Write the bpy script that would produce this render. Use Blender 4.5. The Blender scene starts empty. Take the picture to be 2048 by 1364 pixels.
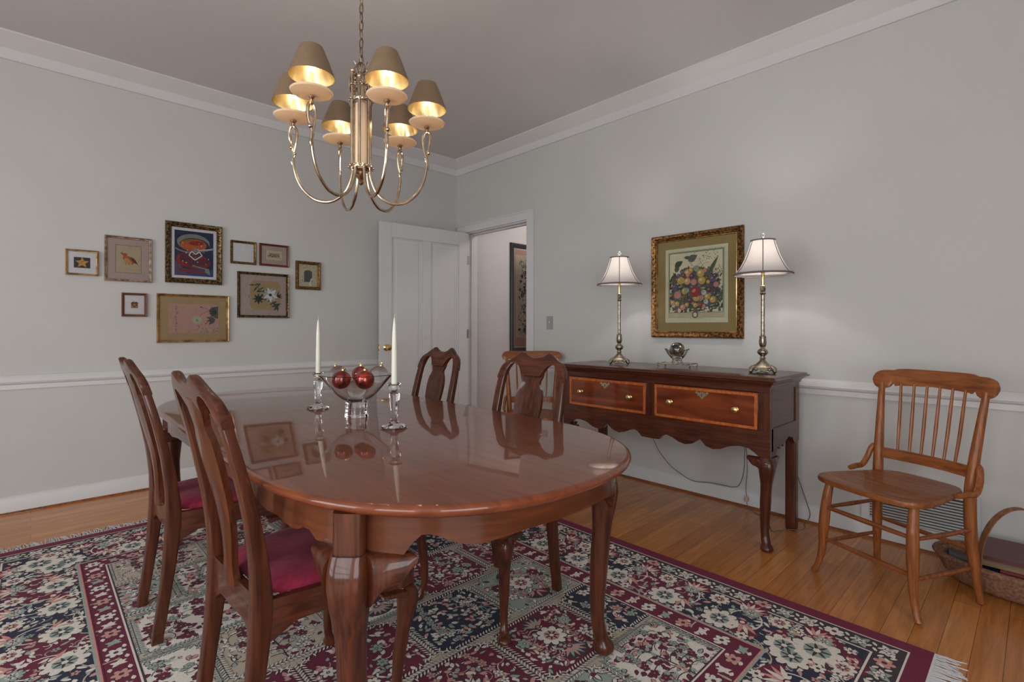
import bpy, bmesh, math, random
from mathutils import Vector, Matrix, Euler
R_ = random.Random(7)
PI = math.pi
scene = bpy.context.scene
COL = scene.collection

# ------------------------------------------------------------------ camera
CAM_H = 1.12
YAW, ROLL, FPX, HORIZON = 0.8090, 0.0019, 1008.43, 656.41
cam_data = bpy.data.cameras.new('camera')
cam = bpy.data.objects.new('camera', cam_data)
COL.objects.link(cam)
cam_data.sensor_width = 36.0
cam_data.lens = FPX / 2048.0 * 36.0
cam_data.shift_y = (HORIZON - 682.0) / 2048.0
cam_data.clip_start = 0.05
cam.matrix_world = (Matrix.Translation((0, 0, CAM_H)) @ Matrix.Rotation(YAW - PI / 2, 4, 'Z')
                    @ Matrix.Rotation(PI / 2, 4, 'X') @ Matrix.Rotation(ROLL, 4, 'Z'))
scene.camera = cam

# ------------------------------------------------------------------ exposure, world, daylight
vs = scene.view_settings
vs.view_transform = 'Standard'
vs.look = 'None'
vs.gamma = 1.0
vs.use_curve_mapping = False
vs.exposure = 0.0

XW, YW, ZC = 3.263, 4.270, 2.863        # right wall, left wall, ceiling
XB, YB = -2.3, -1.9                     # walls behind the camera
world = bpy.data.worlds.new('world')
scene.world = world
world.use_nodes = True
wn = world.node_tree.nodes
wn['Background'].inputs[0].default_value = (0.93, 0.975, 1.0, 1)
wn['Background'].inputs[1].default_value = 5.5

# window openings (a0, a1, z0, z1): in the wall at X = XB along Y, and in the wall at Y = YB along X
WIN_X = [(-1.1, 0.5, 0.30, 2.45), (1.0, 2.6, 0.30, 2.45)]
WIN_Y = [(-1.9, 0.15, 0.30, 2.45)]

def portal(loc, rot, sx, sy):
    l = bpy.data.lights.new('daylight_portal', 'AREA')
    l.shape = 'RECTANGLE'; l.size = sx; l.size_y = sy
    l.cycles.is_portal = True
    o = bpy.data.objects.new('daylight_portal', l)
    COL.objects.link(o); o.location = loc; o.rotation_euler = rot
for a0, a1, z0, z1 in WIN_X:
    portal((XB - .08, (a0 + a1) / 2, (z0 + z1) / 2), (0, -PI / 2, 0), z1 - z0, a1 - a0)
for a0, a1, z0, z1 in WIN_Y:
    portal(((a0 + a1) / 2, YB - .08, (z0 + z1) / 2), (PI / 2, 0, 0), a1 - a0, z1 - z0)

# ------------------------------------------------------------------ materials
def newmat(name):
    m = bpy.data.materials.new(name); m.use_nodes = True
    nt = m.node_tree
    return m, nt, nt.nodes['Principled BSDF']

def setp(b, **k):
    names = dict(col='Base Color', rough='Roughness', metal='Metallic', coat='Coat Weight', coatr='Coat Roughness',
                 spec='Specular IOR Level', trans='Transmission Weight', ior='IOR', sheen='Sheen Weight', emit='Emission Strength',
                 ecol='Emission Color', alpha='Alpha')
    for a, v in k.items():
        if a in ('col', 'ecol') and len(v) == 3: v = (*v, 1)
        b.inputs[names[a]].default_value = v

def srgb(r, g, b):
    f = lambda c: (c / 255 / 12.92) if c / 255 <= .04045 else ((c / 255 + .055) / 1.055) ** 2.4
    return (f(r), f(g), f(b))

def noise_color(nt, b, c1, c2, scale=(1, 1, 1), nscale=8, detail=3, coords='Object', lo=.35, hi=.65, rot=(0, 0, 0), dist=0.0):
    N = nt.nodes; L = nt.links
    tc = N.new('ShaderNodeTexCoord'); mp = N.new('ShaderNodeMapping')
    mp.inputs['Scale'].default_value = scale; mp.inputs['Rotation'].default_value = rot
    nz = N.new('ShaderNodeTexNoise'); nz.inputs['Scale'].default_value = nscale; nz.inputs['Detail'].default_value = detail
    nz.inputs['Distortion'].default_value = dist
    cr = N.new('ShaderNodeValToRGB')
    cr.color_ramp.elements[0].position = lo; cr.color_ramp.elements[1].position = hi
    cr.color_ramp.elements[0].color = (*c1, 1); cr.color_ramp.elements[1].color = (*c2, 1)
    L.new(tc.outputs[coords], mp.inputs[0]); L.new(mp.outputs[0], nz.inputs[0]); L.new(nz.outputs[0], cr.inputs[0])
    L.new(cr.outputs[0], b.inputs['Base Color'])
    return nz, cr

def bump(nt, b, src, strength=.1, dist=.01):
    bp = nt.nodes.new('ShaderNodeBump'); bp.inputs['Strength'].default_value = strength; bp.inputs['Distance'].default_value = dist
    nt.links.new(src, bp.inputs['Height']); nt.links.new(bp.outputs[0], b.inputs['Normal'])

def plain(name, col, rough=.6, var=.06, nscale=6, **k):
    m, nt, b = newmat(name)
    c1 = tuple(c * (1 - var) for c in col); c2 = tuple(min(1, c * (1 + var)) for c in col)
    noise_color(nt, b, c1, c2, nscale=nscale)
    setp(b, rough=rough, **k)
    return m

def wood(name, c1, c2, axis='z', rough=.35, coat=.5, coatr=.08, nscale=5.0, stretch=14):
    m, nt, b = newmat(name)
    s = {'h': (1, 1, stretch), 'x': (1, stretch, stretch), 'y': (stretch, 1, stretch), 'z': (stretch, stretch, 1)}[axis]
    nz, cr = noise_color(nt, b, c1, c2, scale=s, nscale=nscale, detail=5, lo=.32, hi=.7, dist=.6)
    setp(b, rough=rough, coat=coat, coatr=coatr, spec=.22)
    bump(nt, b, nz.outputs[0], .04, .002)
    return m

MAH1, MAH2 = srgb(56, 27, 16), srgb(92, 46, 27)
M = {}
M['mah_z'] = wood('mahogany_upright', MAH1, MAH2, 'z')
M['mah_y'] = wood('mahogany_long', MAH1, MAH2, 'y')
M['mah_x'] = wood('mahogany_cross', MAH1, MAH2, 'x')
M['table'] = wood('polished_table_veneer', srgb(104, 50, 25), srgb(126, 64, 35), 'y', rough=.35, coat=.85, coatr=.03, nscale=3, stretch=16)
M['apron'] = wood('apron_veneer', srgb(70, 34, 19), srgb(100, 52, 30), 'h', nscale=4, stretch=9, coat=.6)
M['drawer'] = wood('drawer_veneer', srgb(82, 34, 16), srgb(140, 66, 32), 'y', rough=.3, coat=.7, coatr=.06, nscale=2.2, stretch=7)
M['inlay'] = wood('banded_inlay', srgb(150, 72, 30), srgb(196, 112, 56), 'z', rough=.3, coat=.6, nscale=30, stretch=3)
M['groove'] = plain('dark_groove', srgb(30, 14, 9), .5)
M['oak_z'] = wood('golden_oak_upright', srgb(112, 62, 30), srgb(158, 94, 48), 'z', rough=.42, coat=.25, nscale=6)
M['oak_y'] = wood('golden_oak_cross', srgb(108, 58, 28), srgb(152, 90, 46), 'y', rough=.42, coat=.25, nscale=6, stretch=10)
M['wall'] = plain('wall_paint', srgb(192, 191, 188), .75, .012, 3)
M['hallwall'] = plain('hall_wall_paint', srgb(196, 192, 192), .75, .012, 3)
M['ceil'] = plain('ceiling_paint', srgb(204, 203, 203), .85, .012, 3)
M['trim'] = plain('white_trim_paint', srgb(206, 205, 205), .4, .01, 4)
M['door'] = plain('door_paint', srgb(203, 203, 203), .38, .01, 4)
M['seat'] = plain('burgundy_fabric', srgb(128, 20, 50), .9, .14, 60, sheen=.06)
M['brass'] = plain('polished_brass', (.80, .58, .26), .22, .08, 20, metal=1.0)
M['goldshine'] = plain('shade_gold_lining', (.74, .62, .38), .26, .1, 12, metal=1.0)
M['bronze'] = plain('antique_bronze', (.27, .21, .14), .38, .35, 60, metal=1.0)
M['lampmetal'] = plain('aged_silver_bronze', (.34, .30, .23), .34, .4, 70, metal=1.0)
M['shadeskin'] = plain('bronze_shade_skin', srgb(124, 102, 78), .45, .06, 20)
M['cream'] = plain('cream_glass', srgb(236, 208, 176), .35, .03, 8, coat=.4)
m, nt, b = newmat('cream_translucent_glass'); noise_color(nt, b, srgb(236, 216, 188), srgb(242, 224, 198)); setp(b, rough=.3, coat=.4)
tl = nt.nodes.new('ShaderNodeBsdfTranslucent'); tl.inputs[0].default_value = (*srgb(248, 230, 204), 1); mx = nt.nodes.new('ShaderNodeMixShader'); mx.inputs[0].default_value = .3
nt.links.new(b.outputs[0], mx.inputs[1]); nt.links.new(tl.outputs[0], mx.inputs[2]); nt.links.new(mx.outputs[0], nt.nodes['Material Output'].inputs[0]); M['pan'] = m
M['candle'] = plain('ivory_candle_wax', srgb(222, 222, 204), .4, .03, 10)
M['wick'] = plain('candle_wick', srgb(214, 196, 150), .8)
M['nickel'] = plain('door_hinge_metal', (.45, .43, .40), .4, .1, 20, metal=1.0)
M['switch'] = plain('switch_plate', srgb(150, 150, 150), .4)
M['cord'] = plain('grey_lamp_cord', srgb(96, 96, 92), .5)
M['vent'] = plain('vent_paint', srgb(198, 198, 197), .4, .01)
M['ventdark'] = plain('vent_shadow', srgb(60, 58, 56), .8)
M['wicker'] = plain('woven_basket', srgb(124, 88, 66), .8, .35, 90)
M['hoop'] = wood('basket_hoop', srgb(112, 74, 48), srgb(150, 104, 70), 'z', rough=.6, coat=.1)
M['plate'] = plain('pale_brass_plate', (.70, .62, .44), .3, .1, 40, metal=1.0)
M['chainmetal'] = plain('dark_chain_metal', (.20, .15, .11), .4, .2, 30, metal=1.0)
M['fringe'] = plain('cotton_fringe', srgb(196, 194, 196), .95, .06, 80)

def glassmat(name, col=(1, 1, 1), rough=0.0, ior=1.5):
    m, nt, b = newmat(name)
    tc = nt.nodes.new('ShaderNodeTexCoord'); nz = nt.nodes.new('ShaderNodeTexNoise'); nz.inputs['Scale'].default_value = 30
    nt.links.new(tc.outputs['Object'], nz.inputs[0]); bump(nt, b, nz.outputs[0], .03, .001)
    setp(b, col=col, rough=rough, trans=1.0, ior=ior, spec=.5)
    return m
M['crystal'] = glassmat('clear_crystal')
M['redglass'] = glassmat('red_mercury_glass', (.85, .05, .04), .02, 1.35)
m, nt, b = newmat('red_bauble'); noise_color(nt, b, srgb(96, 6, 14), srgb(206, 60, 24), nscale=26, lo=.42, hi=.68)
setp(b, rough=.18, metal=.45, coat=1.0, coatr=.02); M['redball'] = m
m, nt, b = newmat('silver_orb'); noise_color(nt, b, (.05, .045, .04), (.40, .35, .26), nscale=18, lo=.4, hi=.6)
setp(b, rough=.15, metal=.85, coat=1.0); M['orb'] = m
# picture glass: mostly clear, faint mirror
m = bpy.data.materials.new('picture_glass'); m.use_nodes = True; nt = m.node_tree; nt.nodes.clear()
o_ = nt.nodes.new('ShaderNodeOutputMaterial'); mx = nt.nodes.new('ShaderNodeMixShader'); tr = nt.nodes.new('ShaderNodeBsdfTransparent')
gl = nt.nodes.new('ShaderNodeBsdfGlossy'); gl.inputs['Roughness'].default_value = .02
fr = nt.nodes.new('ShaderNodeFresnel'); fr.inputs[0].default_value = 1.45
nt.links.new(fr.outputs[0], mx.inputs[0]); nt.links.new(tr.outputs[0], mx.inputs[1]); nt.links.new(gl.outputs[0], mx.inputs[2]); nt.links.new(mx.outputs[0], o_.inputs[0])
M['pglass'] = m
# lit fabric lamp shade
m = bpy.data.materials.new('ivory_lamp_fabric'); m.use_nodes = True; nt = m.node_tree; nt.nodes.clear()
o_ = nt.nodes.new('ShaderNodeOutputMaterial'); mx = nt.nodes.new('ShaderNodeMixShader'); mx.inputs[0].default_value = .38
df = nt.nodes.new('ShaderNodeBsdfDiffuse'); df.inputs[0].default_value = (*srgb(214, 208, 206), 1)
tl = nt.nodes.new('ShaderNodeBsdfTranslucent'); tl.inputs[0].default_value = (*srgb(232, 228, 224), 1)
tc = nt.nodes.new('ShaderNodeTexCoord'); nz = nt.nodes.new('ShaderNodeTexNoise'); nz.inputs['Scale'].default_value = 300
bp = nt.nodes.new('ShaderNodeBump'); bp.inputs['Strength'].default_value = .1
nt.links.new(tc.outputs['Object'], nz.inputs[0]); nt.links.new(nz.outputs[0], bp.inputs['Height']); nt.links.new(bp.outputs[0], df.inputs['Normal'])
nt.links.new(df.outputs[0], mx.inputs[1]); nt.links.new(tl.outputs[0], mx.inputs[2]); nt.links.new(mx.outputs[0], o_.inputs[0])
M['shade'] = m
M['shadetrim'] = plain('lamp_shade_trim', srgb(104, 96, 92), .8)

def bulbmat(name, col, st):
    m, nt, b = newmat(name); setp(b, col=(.9, .9, .9), ecol=col, emit=st); return m
M['bulb_w'] = bulbmat('lit_white_bulb', (1, .93, .84), 25)
M['bulb_y'] = bulbmat('lit_warm_bulb', (1, .88, .62), 14)

# floor boards running along X
m, nt, b = newmat('oak_floor_boards')
N, L = nt.nodes, nt.links
tc = N.new('ShaderNodeTexCoord'); br = N.new('ShaderNodeTexBrick')
br.offset = .37; br.offset_frequency = 2; br.squash = 1
br.inputs['Scale'].default_value = 1.0; br.inputs['Brick Width'].default_value = 1.05; br.inputs['Row Height'].default_value = .082
br.inputs['Mortar Size'].default_value = .0010; br.inputs['Mortar Smooth'].default_value = .3; br.inputs['Bias'].default_value = 0
br.inputs['Color1'].default_value = (*srgb(180, 112, 54), 1); br.inputs['Color2'].default_value = (*srgb(210, 142, 76), 1); br.inputs['Mortar'].default_value = (*srgb(92, 50, 26), 1)
L.new(tc.outputs['Object'], br.inputs['Vector'])
mp = N.new('ShaderNodeMapping'); mp.inputs['Scale'].default_value = (1.2, 16, 1); nz = N.new('ShaderNodeTexNoise'); nz.inputs['Scale'].default_value = 3; nz.inputs['Detail'].default_value = 6; nz.inputs['Distortion'].default_value = 1.2
L.new(tc.outputs['Object'], mp.inputs[0]); L.new(mp.outputs[0], nz.inputs[0])
cr = N.new('ShaderNodeValToRGB'); cr.color_ramp.elements[0].position = .3; cr.color_ramp.elements[1].position = .7
cr.color_ramp.elements[0].color = (.72, .68, .62, 1); cr.color_ramp.elements[1].color = (1.12, 1.1, 1.08, 1)
L.new(nz.outputs[0], cr.inputs[0])
mix = N.new('ShaderNodeMix'); mix.data_type = 'RGBA'; mix.blend_type = 'MULTIPLY'; mix.inputs[0].default_value = 1
L.new(br.outputs[0], mix.inputs[6]); L.new(cr.outputs[0], mix.inputs[7]); L.new(mix.outputs[2], b.inputs['Base Color'])
setp(b, rough=.3, coat=.3, coatr=.2)
bump(nt, b, nz.outputs[0], .03, .002)
M['floor'] = m

# ------------------------------------------------------------------ mesh helpers
class MB:
    def __init__(s): s.v = []; s.f = []; s.mi = []; s.mats = []; s.sm = []
    def mat(s, m):
        if m not in s.mats: s.mats.append(m)
        return s.mats.index(m)
    def add(s, vs_, fs, m, smooth=False):
        o = len(s.v); k = s.mat(m); s.v += [tuple(v) for v in vs_]
        for f in fs: s.f.append([i + o for i in f]); s.mi.append(k); s.sm.append(smooth)
    def box(s, x0, x1, y0, y1, z0, z1, m, T=None):
        v = [Vector((x, y, z)) for z in (z0, z1) for y in (y0, y1) for x in (x0, x1)]
        if T: v = [T @ p for p in v]
        s.add(v, [(0, 2, 3, 1), (4, 5, 7, 6), (0, 1, 5, 4), (2, 6, 7, 3), (0, 4, 6, 2), (1, 3, 7, 5)], m)
    def loft(s, rings, m, closed=False, caps=True, smooth=True):
        n = len(rings[0]); v = [p for r in rings for p in r]; f = []
        K = len(rings)
        for i in range(K if closed else K - 1):
            a, b_ = i * n, ((i + 1) % K) * n
            for j in range(n):
                j2 = (j + 1) % n
                f.append((a + j, a + j2, b_ + j2, b_ + j))
        if caps and not closed: f.append(tuple(range(n))[::-1]); f.append(tuple(range((K - 1) * n, K * n)))
        s.add(v, f, m, smooth)
    def tube(s, pts, rad, m, n=8, closed=False, flat=1.0):
        P = [Vector(p) for p in pts]; K = len(P)
        if not isinstance(rad, (list, tuple)): rad = [rad] * K
        T0 = None; rings = []; up = None
        for i in range(K):
            a = P[i - 1] if (i > 0 or closed) else P[i]; c = P[(i + 1) % K] if (i < K - 1 or closed) else P[i]
            t = (c - a).normalized()
            if up is None:
                up = t.orthogonal().normalized()
            else:
                up = (up - t * up.dot(t)); up = up.normalized() if up.length > 1e-6 else t.orthogonal().normalized()
            w = t.cross(up)
            rings.append([P[i] + (up * math.cos(q) + w * math.sin(q) * flat) * rad[i] for q in [2 * PI * k / n for k in range(n)]])
        s.loft(rings, m, closed=closed)
    def lathe(s, prof, m, cx=0, cy=0, cz=0, n=24, caps=True, ripple=0, lobes=8):
        rings = [[(cx + r * (1 + ripple * math.cos(lobes * q)) * math.cos(q), cy + r * (1 + ripple * math.cos(lobes * q)) * math.sin(q), cz + z)
                  for q in [2 * PI * k / n for k in range(n)]] for r, z in prof]
        s.loft(rings, m, caps=caps)
    def sphere(s, c, r, m, n=16, k=10, sz=1.0):
        prof = [(max(r * math.sin(PI * i / k), 1e-5), -r * sz * math.cos(PI * i / k)) for i in range(k + 1)]
        s.lathe(prof, m, c[0], c[1], c[2], n)
    def prism(s, poly, axis, a, b_, m, T=None, smooth=False):
        # polygon in the plane across 'axis', extruded a..b_
        def P(u, w, h): 
            p = {'x': (h, u, w), 'y': (u, h, w), 'z': (u, w, h)}[axis]
            return T @ Vector(p) if T else Vector(p)
        n = len(poly); v = [P(u, w, a) for u, w in poly] + [P(u, w, b_) for u, w in poly]
        s.add(v, [tuple(range(n)), tuple(range(2 * n - 1, n - 1, -1))], m)
        s.add(v, [(j, (j + 1) % n, n + (j + 1) % n, n + j) for j in range(n)], m, smooth)
    def build(s, name, parent=None, fix=True, bevel=0, sharp=35):
        me = bpy.data.meshes.new(name); me.from_pydata(s.v, [], s.f)
        for mt in s.mats: me.materials.append(mt)
        for p, k, q in zip(me.polygons, s.mi, s.sm): p.material_index = k; p.use_smooth = q
        if fix:
            bm = bmesh.new(); bm.from_mesh(me)
            bmesh.ops.recalc_face_normals(bm, faces=bm.faces); bm.to_mesh(me); bm.free()
            me.set_sharp_from_angle(angle=math.radians(sharp))
        me.update()
        o = bpy.data.objects.new(name, me); COL.objects.link(o)
        if parent: o.parent = parent
        if bevel:
            md = o.modifiers.new('bevel', 'BEVEL'); md.width = bevel; md.segments = 2; md.limit_method = 'ANGLE'; md.angle_limit = math.radians(40)
        return o

def thing(name, label, cat, loc=(0, 0, 0), rz=0, group=None):
    o = bpy.data.objects.new(name, None); COL.objects.link(o)
    o.location = loc; o.rotation_euler = (0, 0, rz); o.empty_display_size = .1
    return tag(o, label, cat, group)
def tag(o, label, cat, group=None):
    o['label'] = label; o['category'] = cat
    if group: o['group'] = group
    return o
def struct(mb, name, label=None, bevel=0, fix=True):
    o = mb.build(name, bevel=bevel, fix=fix); o['kind'] = 'structure'
    if label: o['label'] = label
    return o
def copy_tree(o, parent=None):
    c = o.copy(); COL.objects.link(c); c.parent = parent
    for ch in list(o.children): copy_tree(ch, c)
    return c

def interp(tab, t):
    if t <= tab[0][0]: return tab[0][1]
    if t >= tab[-1][0]: return tab[-1][1]
    for i in range(len(tab) - 1):
        if tab[i][0] <= t <= tab[i + 1][0]:
            x0, y0 = tab[max(i - 1, 0)]; x1, y1 = tab[i]; x2, y2 = tab[i + 1]; x3, y3 = tab[min(i + 2, len(tab) - 1)]
            h = x2 - x1
            m1 = (y2 - y0) / max(x2 - x0, 1e-9); m2 = (y3 - y1) / max(x3 - x1, 1e-9)
            u = (t - x1) / h
            return ((2 * u**3 - 3 * u**2 + 1) * y1 + (u**3 - 2 * u**2 + u) * h * m1 + (-2 * u**3 + 3 * u**2) * y2 + (u**3 - u**2) * h * m2)
def lin(a, b_, n): return [a + (b_ - a) * i / (n - 1) for i in range(n)]
def spline(pts, n=8):
    out = []; P = [Vector(p) for p in pts]
    for i in range(len(P) - 1):
        p0 = P[max(i - 1, 0)]; p1 = P[i]; p2 = P[i + 1]; p3 = P[min(i + 2, len(P) - 1)]
        for k in range(n):
            t = k / n
            out.append(.5 * ((2 * p1) + (p2 - p0) * t + (2 * p0 - 5 * p1 + 4 * p2 - p3) * t * t + (3 * p1 - p0 - 3 * p2 + p3) * t**3))
    out.append(P[-1]); return out
def sring(cx, cy, z, w, d, p=4.0, n=16, rot=0.0):
    r = []
    for k in range(n):
        q = 2 * PI * (k + .5) / n; c, s_ = math.cos(q), math.sin(q)
        x = math.copysign(abs(c) ** (2 / p), c) * w / 2; y = math.copysign(abs(s_) ** (2 / p), s_) * d / 2
        r.append((cx + x * math.cos(rot) - y * math.sin(rot), cy + x * math.sin(rot) + y * math.cos(rot), z))
    return r

# ------------------------------------------------------------------ room shell
def wall_with_holes(mb, axis, pos, thick, a0, a1, z0, z1, holes, m):
    # axis 'x': wall at X = pos .. pos + thick running along Y; 'y': wall at Y = pos .. running along X
    def bx(u0, u1, w0, w1):
        if u1 - u0 < 1e-4 or w1 - w0 < 1e-4: return
        lo, hi = min(pos, pos + thick), max(pos, pos + thick)
        if axis == 'x': mb.box(lo, hi, u0, u1, w0, w1, m)
        else: mb.box(u0, u1, lo, hi, w0, w1, m)
    cur = a0
    for h0, h1, w0, w1 in sorted(holes):
        bx(cur, h0, z0, z1); bx(h0, h1, z0, w0); bx(h0, h1, w1, z1); cur = h1
    bx(cur, a1, z0, z1)

DY0, DY1, DZ = 3.216, 4.105, 2.104      # doorway in the right wall
WT = .13
mb = MB(); mb.box(XB - .2, 6.2, YB - .2, 4.6, -.1, 0, M['floor']); struct(mb, 'floor')
mb = MB(); mb.box(XB - .2, 6.2, YB - .2, 4.6, ZC, ZC + .1, M['ceil']); struct(mb, 'ceiling')
mb = MB(); wall_with_holes(mb, 'y', YW, .14, XB - .14, XW + WT, 0, ZC, [], M['wall']); struct(mb, 'wall_left')
mb = MB(); wall_with_holes(mb, 'x', XW, WT, YB, YW, 0, ZC, [(DY0, DY1, 0, DZ)], M['wall']); struct(mb, 'wall_right')
mb = MB(); wall_with_holes(mb, 'x', XB, -.14, YB - .14, YW, 0, ZC, WIN_X, M['wall']); struct(mb, 'wall_behind')
mb = MB(); wall_with_holes(mb, 'y', YB, -.14, XB, XW + WT, 0, ZC, WIN_Y, M['wall']); struct(mb, 'wall_near')
# hall beyond the doorway
HY = 4.165
mb = MB()
mb.box(XW + WT, 5.6, HY, HY + .1, 0, ZC, M['hallwall']); mb.box(5.6, 5.7, 2.3, HY + .1, 0, ZC, M['hallwall']); mb.box(XW + WT, 5.7, 2.2, 2.3, 0, ZC, M['hallwall'])
struct(mb, 'wall_hall')
# windows behind the camera
k = 1
for ax, wins in (('x', WIN_X), ('y', WIN_Y)):
    for a0, a1, z0, z1 in wins:
        mb = MB()
        def wb(u0, u1, w0, w1, t0, t1):
            if ax == 'x': mb.box(XB + t0, XB + t1, u0, u1, w0, w1, M['trim'])
            else: mb.box(u0, u1, YB + t0, YB + t1, w0, w1, M['trim'])
        for u0, u1, w0, w1 in ((a0 - .09, a0, z0 - .09, z1 + .09), (a1, a1 + .09, z0 - .09, z1 + .09), (a0, a1, z1, z1 + .09), (a0, a1, z0 - .09, z0)):
            wb(u0, u1, w0, w1, .0, .02)
        mid = (z0 + z1) / 2
        wb(a0, a1, mid - .02, mid + .02, -.06, -.03)
        for u in (a0, a1 - .04): wb(u, u + .04, z0, z1, -.06, -.03)
        for w in (z0, z1 - .04): wb(a0, a1, w, w + .04, -.06, -.03)
        struct(mb, 'window_%d' % k); k += 1

# crown, chair rail, baseboard, shoe moulding
def profile_run(mb, poly, wall, a0, a1, m, mit0=False, mit1=False):
    # poly: (offset from the wall, z); wall 'L' runs along X, 'R' runs along Y; the corner end is mitred
    n = len(poly); v = []
    for end, mit in ((a0, mit0), (a1, mit1)):
        for off, z in poly:
            e = end - (off if mit else 0)
            v.append((e, YW - off, z) if wall == 'L' else (XW - off, e, z))
    mb.add(v, [tuple(range(n)), tuple(range(2 * n - 1, n - 1, -1))] + [(j, (j + 1) % n, n + (j + 1) % n, n + j) for j in range(n)], m)
CROWN = [(0, 2.721), (.012, 2.721), (.016, 2.726), (.016, 2.784), (.022, 2.789), (.03, 2.793), (.086, 2.846), (.098, 2.852), (.098, ZC), (0, ZC)]
RAIL = [(0, .746), (.010, .746), (.010, .774), (.022, .780), (.028, .792), (.024, .812), (.016, .822), (.010, .830), (0, .832)]
BASE = [(0, .0), (.014, .0), (.014, .085), (.008, .098), (0, .104)]
SHOE = [(.014, 0), (.028, 0), (.027, .006), (.022, .011), (.014, .013)]
for nm, pf, mt in (('crown', CROWN, M['trim']), ('rail', RAIL, M['trim']), ('base', BASE, M['trim']), ('shoe', SHOE, M['oak_y'])):
    for w in 'LR':
        mb = MB()
        if w == 'L':
            profile_run(mb, pf, 'L', XB, XW, mt, False, True)
        elif nm == 'crown':
            profile_run(mb, pf, 'R', YB, YW, mt, False, True)
        else:
            profile_run(mb, pf, 'R', YB, DY0 - .085, mt)
        nn = {'crown': {'L': 'trim_1', 'R': 'trim_2'}, 'rail': {'L': 'trim_3', 'R': 'trim_4'}, 'base': {'L': 'baseboard_left', 'R': 'baseboard_right'}, 'shoe': {'L': 'trim_5', 'R': 'trim_6'}}[nm][w]
        o = struct(mb, nn)
# plain continuation of the trim on the walls behind the camera
mb = MB()
mb.box(XB, XB + .02, YB, YW, .75, .83, M['trim']); mb.box(XB, XW, YB, YB + .02, .0, .10, M['trim']); mb.box(XB, XB + .015, YB, YW, 0, .10, M['trim'])
struct(mb, 'trim_7')
# door casing and jamb
mb = MB()
cw = .084
mb.box(XW - .018, XW, DY0 - cw, DY0, 0, DZ + .078, M['trim'])
mb.box(XW - .018, XW, DY1, DY1 + cw + .06, 0, DZ + .078, M['trim'])
mb.box(XW - .018, XW, DY0, DY1, DZ, DZ + .078, M['trim'])
mb.box(XW - .024, XW, DY0 - cw - .004, DY1 + cw + .07, DZ + .070, DZ + .084, M['trim'])
mb.box(XW - .022, XW, DY0 - cw - .002, DY0 - cw + .012, 0, DZ + .07, M['trim'])
for y0, y1 in ((DY0, DY0 + .015), (DY1 - .015, DY1)): mb.box(XW - .004, XW + WT + .004, y0, y1, 0, DZ, M['trim'])
mb.box(XW - .004, XW + WT + .004, DY0, DY1, DZ - .012, DZ, M['trim'])
mb.box(XW + .045, XW + .058, DY0 + .015, DY0 + .027, 0, DZ - .012, M['trim']); mb.box(XW + .045, XW + .058, DY1 - .027, DY1 - .015, 0, DZ - .012, M['trim'])
mb.box(XW + .045, XW + .058, DY0 + .015, DY1 - .015, DZ - .026, DZ - .012, M['trim'])
struct(mb, 'trim_8', bevel=.003)

# ------------------------------------------------------------------ the open door (structure with its own parts)
hx, hy = XW - .022, DY1 - .030
fx, fy = 2.285, 4.155
ang = math.atan2(fy - hy, fx - hx); DW = math.hypot(fx - hx, fy - hy)
T = Matrix.Translation((hx, hy, .012)) @ Matrix.Rotation(ang, 4, 'Z')
DH, DT = 2.078, .036
mb = MB(); dm = M['door']
def db(x0, x1, z0, z1, y0=0, y1=DT): mb.box(x0, x1, y0, y1, z0, z1, dm)
st = .115
P1, P2 = (.30, .86), (1.02, DH - .135)
db(0, st, 0, DH); db(DW - st, DW, 0, DH); db(st, DW - st, DH - .135, DH); db(st, DW - st, 0, .25)
mid = DW / 2
db(mid - .045, mid + .045, .25, DH - .135)
for z0, z1 in ((.25, DH - .135),):
    for x0, x1 in ((st, mid - .045), (mid + .045, DW - st)):
        db(x0, x1, z0, z1, .012, DT - .012)
        for (u0, u1, w0, w1) in ((x0, x1, z0, z0 + .012), (x0, x1, z1 - .012, z1), (x0, x0 + .012, z0, z1), (x1 - .012, x1, z0, z1)):
            db(u0, u1, w0, w1, .006, DT - .006)
        db(x0 + .045, x1 - .045, z0 + .045, z1 - .045, .007, DT - .007)
door = mb.build('door_1', bevel=.003); door['kind'] = 'structure'; door.matrix_world = T
door['label'] = 'white panelled door standing open into the corner'
# the room side of the leaf faces -Y, which is local +Y after the turn
mb = MB()
kz = .93
prof = [(.031, 0), (.031, .004), (.022, .008), (.011, .012), (.010, .028), (.018, .034), (.027, .044), (.029, .054), (.024, .064), (.010, .069), (.001, .070)]
mb.lathe(prof, M['brass'], n=24)
kn = mb.build('door_knob', door); kn.location = (DW - .062, DT, kz); kn.rotation_euler = (-PI / 2, 0, 0)
mb = MB(); mb.box(DW, DW + .003, .008, .028, kz - .03, kz + .03, M['brass']); mb.box(DW + .003, DW + .011, .012, .024, kz - .011, kz + .011, M['brass']); mb.build('latch_plate', door)
for hz in (.28, 1.05, 1.80):
    mb = MB(); mb.tube([(-.006, DT - .002, hz - .045), (-.006, DT - .002, hz + .045)], .006, M['nickel'], 8); mb.box(-.006, .02, DT, DT + .0015, hz - .045, hz + .045, M['nickel'])
    mb.build('hinge', door)

# ------------------------------------------------------------------ wall fittings
t = thing('light_switch', 'small grey light switch plate on the wall beside the doorway', 'light switch', (XW, 2.943, 1.168), -PI / 2)
mb = MB(); mb.box(-.036, .036, -.006, 0, -.058, .058, M['switch']); mb.build('switch_plate', t, bevel=.002)
mb = MB(); mb.box(-.005, .005, -.014, -.006, -.002, .012, M['trim']); mb.build('toggle', t)
for z in (-.03, .03):
    mb = MB(); mb.lathe([(.003, 0), (.003, .001), (.001, .002)], M['nickel'], n=8); s_ = mb.build('screw', t); s_.location = (0, -.006, z); s_.rotation_euler = (PI / 2, 0, 0)

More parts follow.
